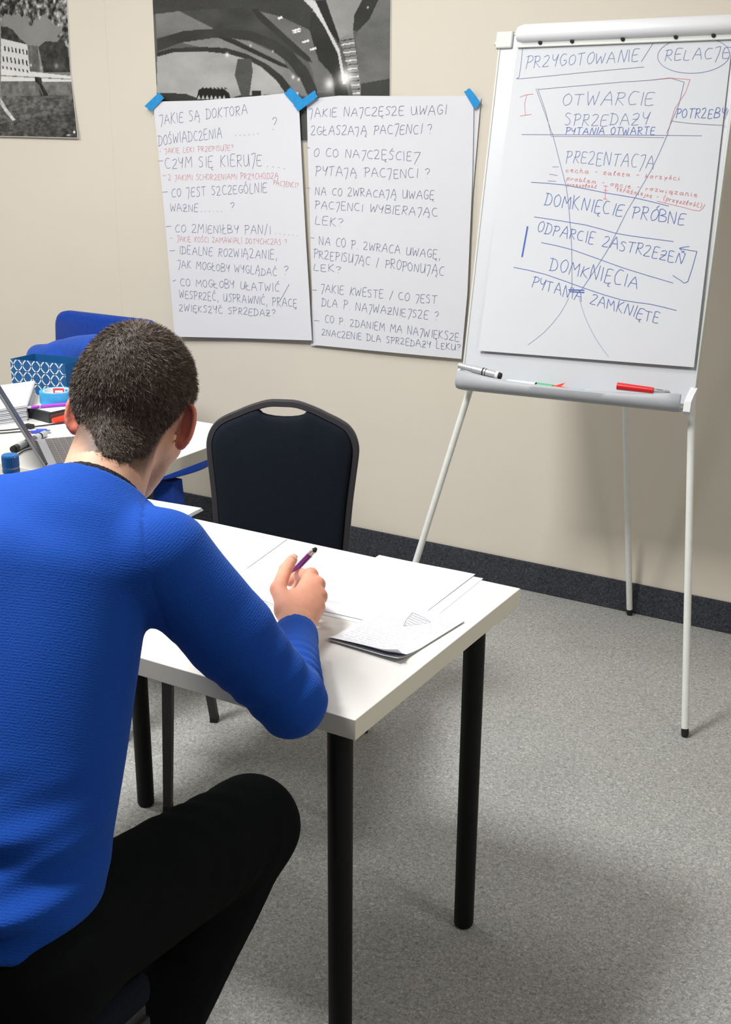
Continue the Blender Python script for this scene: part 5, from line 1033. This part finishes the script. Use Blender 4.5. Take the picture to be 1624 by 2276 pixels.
def hand_f(P, Wp, mcp, pip, dip, tip, thb):
    mcp = [np.array(x) for x in mcp]; Wp = np.array(Wp); s = None
    for i, m_ in enumerate(mcp):
        c = cap_sdf(P, Wp + (m_ - mcp[1]) * .35, m_ - (m_ - Wp) * .03, .019, .0135 - .0009 * i); s = c if s is None else smin(s, c, .014)
    th = smin(cap_sdf(P, Wp * .75 + np.array(thb[0]) * .25, thb[1], .019, .0135), cap_sdf(P, thb[0], mcp[0] - (mcp[0] - Wp) * .3, .014, .010), .014)
    s = smin(s, th, .016)
    for i in range(4):
        r = [.0108, .0110, .0104, .0092][i]
        f = cap_sdf(P, mcp[i], pip[i], r * 1.12, r * .98); f = smin(f, cap_sdf(P, pip[i], dip[i], r * 1.0, r * .88), .003); f = smin(f, cap_sdf(P, dip[i], tip[i], r * .88, r * .78), .003)
        s = smin(s, f, .0045)
        s = smin(s, ell_sdf(P, mcp[i] + np.array([.001, 0, .003]), (.0105, .0105, .0105)), .006)
    t = smin(cap_sdf(P, thb[1], thb[2], .0128, .0112), cap_sdf(P, thb[2], thb[3], .0114, .0096), .004)
    return smin(s, t, .006)
def ear_f(q, s):
    b = np.array([s * .88, -.47, 0]); b /= np.linalg.norm(b); a = np.array([0, -.14, .99]); a /= np.linalg.norm(a); n = np.cross(a, b); n /= np.linalg.norm(n)
    Rm = np.stack([n, b, a], 1); c = np.array([s * .0745, .004, -.017]) + b * .012
    e = ell_sdf(q, c, (.0036, .0185, .032), Rm); e = np.maximum(e, -1e9)
    o = lambda th: c + b * (.0185 * math.cos(th)) + a * (.0325 * math.sin(th)) + n * (-.001 * s)
    rim = None; ths = np.linspace(math.radians(150), math.radians(-75), 12)
    for t0, t1 in zip(ths[:-1], ths[1:]):
        c_ = cap_sdf(q, o(t0), o(t1), .0036, .0036); rim = c_ if rim is None else np.minimum(rim, c_)
    e = smin(e, rim, .003); e = smin(e, ell_sdf(q, c - a * .027 - b * .003, (.0055, .0085, .0095), Rm), .006)
    return e
def head_f(P):
    q = hl(P); ax = q.copy(); ax[:, 0] = np.abs(ax[:, 0])
    s = ell_sdf(q, (0, -.010, .028), (.0775, .0985, .090)); s = smin(s, ell_sdf(q, (0, -.048, -.002), (.064, .052, .058)), .03)
    s = smin(s, ell_sdf(q, (0, .034, -.036), (.061, .058, .082)), .03)
    s = smin(s, cap_sdf(ax, (.051, .002, -.052), (.012, .066, -.096), .018, .020), .022)
    s = smin(s, ell_sdf(q, (0, .074, -.098), (.022, .018, .018)), .015)
    s = smin(s, ell_sdf(ax, (.036, .062, -.030), (.024, .024, .022)), .02)
    s = smax(s, -ell_sdf(ax, (.031, .104, .002), (.018, .016, .012)), .012)
    s = smin(s, ell_sdf(ax, (.031, .0805, .002), (.0135, .0135, .012)), .002)
    s = smin(s, cap_sdf(ax, (.006, .091, .018), (.042, .078, .020), .0065, .0055), .010)
    s = smin(s, cap_sdf(q, (0, .090, .012), (0, .113, -.026), .0065, .0095), .008); s = smin(s, ell_sdf(ax, (.010, .103, -.031), (.0075, .010, .0065)), .005)
    s = smin(s, ell_sdf(q, (0, .090, -.060), (.024, .011, .006)), .004); s = smin(s, ell_sdf(q, (0, .089, -.070), (.021, .011, .0065)), .004); s = smax(s, -ell_sdf(q, (0, .102, -.065), (.026, .006, .0014)), .002)
    return smin(s, smin(ear_f(q, 1), ear_f(q, -1), .001), .005)
def neck_f(P):
    s = cap_sdf(P, NC - NA * .05, NT, .0585, .0545); s = smin(s, cap_sdf(P, hw((0, -.02, -.05)), hw((0, .03, -.075)), .045, .035), .02)
    # trapezius cords
    q = hl(P); return s
LH = dict(W=WL); dl = np.array([.12, .985, 0.]); dl /= np.linalg.norm(dl); sl_ = np.array([dl[1], -dl[0], 0])
def LP(a, b, z): return tuple(WL[:2] + (dl * a + sl_ * b)[:2]) + (z,)
LMCP = [LP(.088, .026, .768), LP(.092, .006, .770), LP(.088, -.014, .767), LP(.080, -.032, .762)]
LPIP = [LP(.128, .032, .764), LP(.137, .008, .766), LP(.130, -.018, .762), LP(.112, -.040, .757)]
LDIP = [LP(.150, .033, .752), LP(.161, .008, .753), LP(.152, -.020, .751), LP(.130, -.045, .750)]
LTIP = [LP(.167, .033, .7455), LP(.179, .008, .7455), LP(.169, -.021, .7455), LP(.145, -.048, .745)]
LTH = [LP(.030, .032, .765), LP(.062, .055, .760), LP(.090, .068, .753), LP(.112, .072, .7485)]
def body_f(P):
    s = boxed(P, HC - .14, HC + .14, lambda p: smin(head_f(p), neck_f(p), .016))
    tor = lambda p: smin(smin(smin(cap_sdf(p, HIR, CR_, .062, .060), cap_sdf(p, HIL, CL_, .065, .062), .05), smin(cap_sdf(p, CR_, SR, .058, .048), cap_sdf(p, CL_, SL, .058, .048), .03), .04), smin(neck_f(p), cap_sdf(p, NC - NA * .06, (CR_ + CL_) / 2, .052, .07), .03), .03)
    s = smin(s, boxed(P, (-1.45, .72, .48), (-.90, 1.36, 1.18), tor), .016)
    arm = lambda p, a, b, c: smin(cap_sdf(p, a, b, .050, .040), cap_sdf(p, b, c, .040, .026), .012)
    s = smin(s, boxed(P, (-1.10, 1.10, .70), (-.80, 1.62, 1.07), lambda p: smin(arm(p, SR, ER, WR), hand_f(p, WR, MCP, PIP, DIP, TIP, THB), .012)), .012)
    s = smin(s, boxed(P, (-1.16, 1.49, .73), (-.97, 1.70, .85), lambda p: hand_f(p, WR, MCP, PIP, DIP, TIP, THB)), .0005)
    s = smin(s, boxed(P, (-1.54, 1.05, .70), (-1.28, 1.50, 1.08), lambda p: arm(p, SL, EL, WL)), .012)
    s = smin(s, boxed(P, (-1.54, 1.44, .73), (-1.34, 1.68, .80), lambda p: hand_f(p, WL, LMCP, LPIP, LDIP, LTIP, LTH)), .010)
    legs = lambda p: smin(smin(cap_sdf(p, TR_, KR, .080, .055), cap_sdf(p, KR, AR, .052, .035), .01), smin(cap_sdf(p, TL_, KL, .080, .055), cap_sdf(p, KL, AL, .052, .035), .01), .01)
    return smin(s, boxed(P, (-1.45, .78, .05), (-.87, 1.37, .66), legs), .02)
V, Q = surface_nets(body_f, (-1.56, .74, .06), (-.80, 1.74, 1.34), .0032)
person = thing('person', 'man in a royal blue sweater seated with his back to us, writing', 'person', (-1.08, .90, 0))
bo_ = np_mesh('body', V, Q, M['skin'], person)
q = hl(V)
def hairmask(q):
    """>0 where hair grows (metres above the hairline, roughly)"""
    zl = np.interp(q[:, 1], [-.12, -.06, -.035, -.022, -.004, .012, .020, .034, .050, .072, .09], [-.158, -.148, -.100, -.046, .020, .030, -.004, .000, .046, .060, .070])
    side = np.clip((np.abs(q[:, 0] - .034) - .008) / .055, 0, 1) * np.clip((-q[:, 1] - .02) / .03, 0, 1)
    return q[:, 2] - zl - .055 * side + .003 * np.sin(q[:, 0] * 160)
def mixc(A, B, t): return A * (1 - t[:, None]) + B * t[:, None]
sk = np.array(srgb(216, 168, 142)[:3]); C = np.repeat(sk[None], len(V), 0)
nearhead = np.linalg.norm(q, axis=1) < .16
C = mixc(C, np.array(srgb(198, 138, 120)[:3]), smoothstep(.0, .05, q[:, 1]) * nearhead * .5)
earm = (np.abs(q[:, 0]) > .0785) & (np.abs(q[:, 2] + .01) < .045) & (q[:, 1] < .03) & (q[:, 1] > -.045) & nearhead
C[earm] = np.array(srgb(214, 128, 108)[:3])  # redder ears: light glowing through them is painted into the skin colour
stub = smoothstep(-.045, -.065, q[:, 2]) * smoothstep(-.005, .02, q[:, 1]) * nearhead; C = mixc(C, np.array(srgb(140, 112, 100)[:3]), np.clip(stub * (.45 + .35 * vnoise(V, 700, 2)), 0, 1))
lip = (np.abs(q[:, 2] + .065) < .011) & (np.abs(q[:, 0]) < .024) & (q[:, 1] > .088) & nearhead; C[lip] = np.array(srgb(186, 108, 100)[:3])
hm = hairmask(q); ht = smoothstep(-.022, .022, hm + .002 * vnoise(V, 260, 6)) * nearhead * (~earm); C = mixc(C, np.array(srgb(84, 64, 54)[:3]), ht * .9)
brow = (np.abs(q[:, 2] - .024) < .0045) & (np.abs(np.abs(q[:, 0]) - .028) < .017) & (q[:, 1] > .06) & nearhead; C[brow] = np.array(srgb(48, 38, 32)[:3])
hd = np.linalg.norm(V - np.array(MCP[1]), axis=1); C = mixc(C, np.array(srgb(214, 152, 128)[:3]), smoothstep(.16, .10, hd))
kn = np.min([np.linalg.norm(V - np.array(m_) , axis=1) for m_ in MCP], axis=0); C = mixc(C, np.array(srgb(205, 128, 106)[:3]), smoothstep(.022, .010, kn) * .6)
color_attr(bo_, C)
# thumb nail
tn = np.array(THB[3]); td = np.array(THB[3]) - np.array(THB[2]); td /= np.linalg.norm(td); side = np.array([.62, -.25, .74]); side -= td * (side @ td); side /= np.linalg.norm(side); ww = np.cross(td, side)
Vn = []; Fn = []
for i in range(7):
    for j in range(7):
        u, v = (j / 6 - .5) * 2, i / 6; wv = .0056 * (1 - .12 * v ** 3); Vn.append(tn + td * (-.006 + .0125 * v) + ww * u * wv + side * (.0096 * math.sqrt(max(0, 1 - (u * .52) ** 2)) - .0008 * v + .0008))
for i in range(6):
    for j in range(6): a = i * 7 + j; Fn.append([a, a + 1, a + 8, a + 7])
mesh_obj('thumbnail', Vn, Fn, M['nail'], person, True)
# hair: a close cropped cap plus short strands on it
def skull_f(P):
    q = hl(P); s = ell_sdf(q, (0, -.010, .028), (.0775, .0985, .090)); s = smin(s, ell_sdf(q, (0, -.048, -.002), (.064, .052, .058)), .03); s = smin(s, ell_sdf(q, (0, .034, -.036), (.061, .058, .082)), .03)
    return smin(s, cap_sdf(P, NC - NA * .05, NT, .0585, .0545), .016)
def hair_f(P):
    q = hl(P); hm = hairmask(q); th = -.003 + .0105 * smoothstep(-.004, .055, hm) + .0015 * smoothstep(.06, .11, q[:, 2])
    return skull_f(P) - th - .0011 * vnoise(P, 330, 7) - .0007 * vnoise(P, 800, 8)
Vh, Qh = surface_nets(hair_f, HC - [.13, .16, .19], HC + .15, .003)
qh = hl(Vh); keep = (hairmask(qh) > -.006)
Qk = Qh[keep[Qh].all(1)]; used = np.unique(Qk); remap = -np.ones(len(Vh), int); remap[used] = np.arange(len(used)); Vh = Vh[used]; Qk = remap[Qk]
# strands
e1 = Vh[Qk[:, 1]] - Vh[Qk[:, 0]]; e2 = Vh[Qk[:, 3]] - Vh[Qk[:, 0]]; Nn = np.cross(e1, e2); Nn /= np.linalg.norm(Nn, axis=1)[:, None] + 1e-12
ctr = Vh[Qk].mean(1); out_ = (ctr - HC); Nn *= np.sign((Nn * out_).sum(1))[:, None]
NS = 42000; pick = RNG.integers(0, len(Qk), NS); w4 = RNG.dirichlet(np.ones(4), NS); base_ = (Vh[Qk[pick]] * w4[:, :, None]).sum(1); nb_ = Nn[pick]
whorl = hw((.006, -.082, .078)); fl = base_ - whorl; fl -= nb_ * (fl * nb_).sum(1)[:, None]; fl /= np.linalg.norm(fl, axis=1)[:, None] + 1e-9
swirl = np.cross(nb_, fl); hms = hairmask(hl(base_))
dirs = nb_ * (.55 + .25 * RNG.random((NS, 1))) + fl * .75 + swirl * .35 + RNG.normal(0, .32, (NS, 3)); dirs /= np.linalg.norm(dirs, axis=1)[:, None]
ln_ = (.003 + .0045 * smoothstep(.0, .07, hms)) * (.7 + .6 * RNG.random(NS)); ok = RNG.random(NS) < (.25 + .75 * smoothstep(-.006, .03, hms)); base_, dirs, ln_, nb_ = base_[ok], dirs[ok], ln_[ok], nb_[ok]; NS = len(base_)
sd = np.cross(dirs, RNG.normal(size=(NS, 3))); sd /= np.linalg.norm(sd, axis=1)[:, None] + 1e-9
b0 = base_ - nb_ * .001; m1 = b0 + dirs * ln_[:, None] * .55; d2 = dirs - np.array([0, 0, .35]) + RNG.normal(0, .15, (NS, 3)); d2 /= np.linalg.norm(d2, axis=1)[:, None]; e_ = m1 + d2 * ln_[:, None] * .5
w0 = .00034; pts = np.stack([b0 - sd * w0, b0 + sd * w0, m1 + sd * w0 * .8, m1 - sd * w0 * .8, e_ + sd * .00010, e_ - sd * .00010], 1).reshape(-1, 3); k0 = len(Vh)
i6 = (np.arange(NS) * 6)[:, None] + k0; Qs = np.vstack([i6 + np.array([[0, 1, 2, 3]]), i6 + np.array([[3, 2, 4, 5]])])
ho = np_mesh('hair', np.vstack([Vh, pts]), np.vstack([Qk, Qs]), M['hair'], person)
Cc = np.repeat(np.array(srgb(64, 52, 44)[:3])[None], len(Vh), 0)
sc_ = np.array(srgb(88, 73, 62)[:3])[None] * (.55 + 1.1 * RNG.random((NS, 1)) ** 2); sc_[RNG.random(NS) < .04] = np.array(srgb(150, 136, 122)[:3])
color_attr(ho, np.vstack([Cc, np.repeat(sc_, 6, 0)]))
# t-shirt collar
def ring_cut(P, c, n, h0, h1):
    d = (P - c) @ n; return np.maximum(d - h1, h0 - d)
NCn = NA * .75 + np.array([.12, .42, .28]) * .5; NCn /= np.linalg.norm(NCn)
def tee_f(P):
    s = np.abs(cap_sdf(P, NC - NA * .05, NT, .0625, .0590)) - .0016; s = smax(s, ring_cut(P, NC + np.array([.004, -.006, .0]), NCn, -.03, .019), .001); return s
V, Q = surface_nets(tee_f, NC - .1, NC + .1, .0025); np_mesh('shirt_collar', V, Q, M['tshirt'], person)
# sweater
AD = (ER - SR) / np.linalg.norm(ER - SR); FD = (WR - ER) / np.linalg.norm(WR - ER); LF = np.linalg.norm(WR - ER)
SP0 = np.array([-.985, 1.138, .965]); SN = np.array([.861, .509, .007]) * .97 + np.array([-.167, .271, .948]) * .22; SN /= np.linalg.norm(SN)
def sweater_f(P):
    tor = smin(cap_sdf(P, HIR, CR_, .099, .092), cap_sdf(P, HIL, CL_, .105, .102), .07)
    tor = smin(tor, cap_sdf(P, (HIR + HIL) / 2 + [0, -.01, 0], (CR_ + CL_) / 2 + [0, -.01, 0], .105, .105), .06)
    T0 = np.array([-1.162, 1.172, 1.026])
    tor = smin(tor, cap_sdf(P, T0, SR + [-.02, 0, 0], .074, .062), .05); tor = smin(tor, cap_sdf(P, T0, SL, .076, .064), .05)
    tor = smin(tor, cap_sdf(P, NC - NA * .07, NC + NA * .01, .078, .066), .035)
    low = smoothstep(.86, .60, P[:, 2])
    # folds at the small of the back and around the waist
    back = smoothstep(1.02, .86, P[:, 1])
    tor = tor + back * low * (.009 * np.sin((P[:, 2] + .28 * (P[:, 0] + 1.1)) * 88 + 1.6 * np.sin(P[:, 0] * 9)) + .004 * np.sin((P[:, 2] - .4 * (P[:, 0] + 1.1)) * 140))
    tor = tor + .0028 * vnoise(P, 17, 41) * (1 + low)
    ua = smin(cap_sdf(P, SR, SR + AD * .14, .070, .062), cap_sdf(P, SR + AD * .14, ER, .062, .0485), .01)
    fa = cap_sdf(P, ER, WR - FD * .015, .0475, .0345)
    s_ = (P - ER) @ FD; t_ = (P - SR) @ AD
    wr = smoothstep(.10, .02, np.abs(s_ - .02)) * smoothstep(.10, .0, np.abs(t_ - .24))
    ua = ua + .0016 * np.sin(t_ * 190 + 2 * np.sin(P[:, 0] * 40)) * smoothstep(.10, .26, t_) + .0018 * vnoise(P, 40, 44)
    fa = fa + .0022 * np.sin(s_ * 210 + 2.5 * np.sin(P[:, 2] * 45)) * smoothstep(.0, .03, s_) * smoothstep(.19, .05, s_) + .0012 * vnoise(P, 50, 45)
    ar = smin(ua, fa, .014)
    # cuff
    cuffe = s_ - (LF - .030); ar = smax(ar, np.where(s_ > LF * .5, cuffe, -1), .002)
    ar = ar - .0012 * smoothstep(.020, .014, np.abs(s_ - (LF - .045)))
    ua2 = smin(cap_sdf(P, SL, EL, .070, .050), cap_sdf(P, EL, WL, .048, .036), .012); s2 = (P - WL) @ ((WL - EL) / np.linalg.norm(WL - EL)); ua2 = smax(ua2, np.where(P[:, 1] > 1.38, s2 + .02, -1), .002)
    s = smin(tor, ar, .022); s = smin(s, ua2, .025)
    # armhole seam
    sd_ = np.abs((P - SP0) @ SN); s = s + .0016 * smoothstep(.0045, .0, sd_) * smoothstep(.86, .9, P[:, 2])
    # hem and neck opening
    hem = -(P[:, 2] - (.612 - .36 * (P[:, 1] - .86) + .018 * np.sin(P[:, 0] * 14)))
    s = smax(s, np.where(P[:, 1] < 1.2, hem, -1), .008)
    s = smax(s, -cap_sdf(P, NC - NA * .03, NT + NA * .1, .0660, .0660), .002); s = smax(s, ((P - (NC + [0, 0, .0])) @ NCn) - .0025 + np.where(np.linalg.norm(P - NC, axis=1) > .098, -9, 0) * 1.0, .003)
    return s
V, Q = surface_nets(sweater_f, (-1.60, .70, .50), (-.76, 1.56, 1.16), .0045)
so = np_mesh('sweater', V, Q, M['sweater'], person)
TU = (CR_ - HIR) / np.linalg.norm(CR_ - HIR)
side_ = (V - SP0) @ SN > 0; s_ = (V - ER) @ FD; onfa = side_ & (s_ > .0) & (V[:, 2] < .88)
kx = np.where(onfa, s_, np.where(side_, (V - SR) @ AD, (V - HIR) @ TU))
a = so.data.attributes.new('knit', 'FLOAT_VECTOR', 'POINT'); a.data.foreach_set('vector', np.stack([kx, V[:, 0], V[:, 2]], 1).astype(np.float32).ravel())
# trousers
def trouser_f(P):
    s = smin(cap_sdf(P, TR_ + [0, .01, 0], KR, .094, .074), cap_sdf(P, KR + [0, .004, 0], AR, .070, .056), .022)
    s2 = smin(cap_sdf(P, TL_ + [0, .01, 0], KL, .094, .074), cap_sdf(P, KL, AL, .070, .056), .022); s = smin(s, s2, .02)
    s = smin(s, cap_sdf(P, TR_ + [0, -.01, .0], TL_ + [0, -.01, .0], .088, .088), .05)
    s = s + .003 * vnoise(P, 24, 51) + .0012 * np.sin((P[:, 1] - .6 * P[:, 2]) * 120 + 2 * np.sin(P[:, 0] * 30)) * smoothstep(.12, .04, np.abs(P[:, 1] - 1.2))
    s = smax(s, P[:, 2] - (.675 + 1.2 * np.maximum(P[:, 1] - .93, 0)), .01); s = smax(s, -(P[:, 2] - .075), .004)
    seat = .4795 - P[:, 2]; s = smax(s, np.where(P[:, 1] < 1.125, np.where(P[:, 2] > .40, seat, -1), -1), .01)
    return s
V, Q = surface_nets(trouser_f, (-1.50, .70, .03), (-.82, 1.42, .72), .007); np_mesh('trousers', V, Q, M['trousers'], person)
def shoe(A, F, nm_):
    A = np.array(A); F = np.array(F, float); F /= np.linalg.norm(F); Z = np.array([0, 0, 1.])
    def f(P):
        s = cap_sdf(P, A + F * -.03 + Z * -.055, A + F * .15 + Z * (-.07), .040, .034); s = smin(s, cap_sdf(P, A + Z * -.05, A + Z * .0, .044, .046), .03); s = smax(s, -(P[:, 2] - .003), .004); s = smax(s, (P - A) @ Z - .01, .004)
        return s
    V, Q = surface_nets(f, A - .12 + [0, -.1, 0], A + [.13, .24, .06], .006); np_mesh('shoe', V, Q, M['shoe'], person)
shoe(AR + [0, .0, -.01], (.1, 1, 0), 'r'); shoe(AL, (-.1, 1, 0), 'l')
# the pen in his hand
pt, pb = np.array([-1.0930, 1.6860, .8440]), np.array([-1.188, 1.684, .7375])
t = pen('stylus_pen', pt, pb, [('stylus_tip', 0, .045, .0032, .0050, M['rubber']), ('collar', .045, .125, .0050, .0052, M['chrome']), ('barrel', .125, .78, .0054, .0054, M['purple']), ('grip_ring', .78, .80, .0056, .0056, M['chrome']), ('grip', .80, .92, .0052, .0042, M['purple']), ('cone', .92, 1, .0038, .0009, M['chrome'])],
        'purple metal pen with a black stylus tip held in the right hand of the man', 'pen')
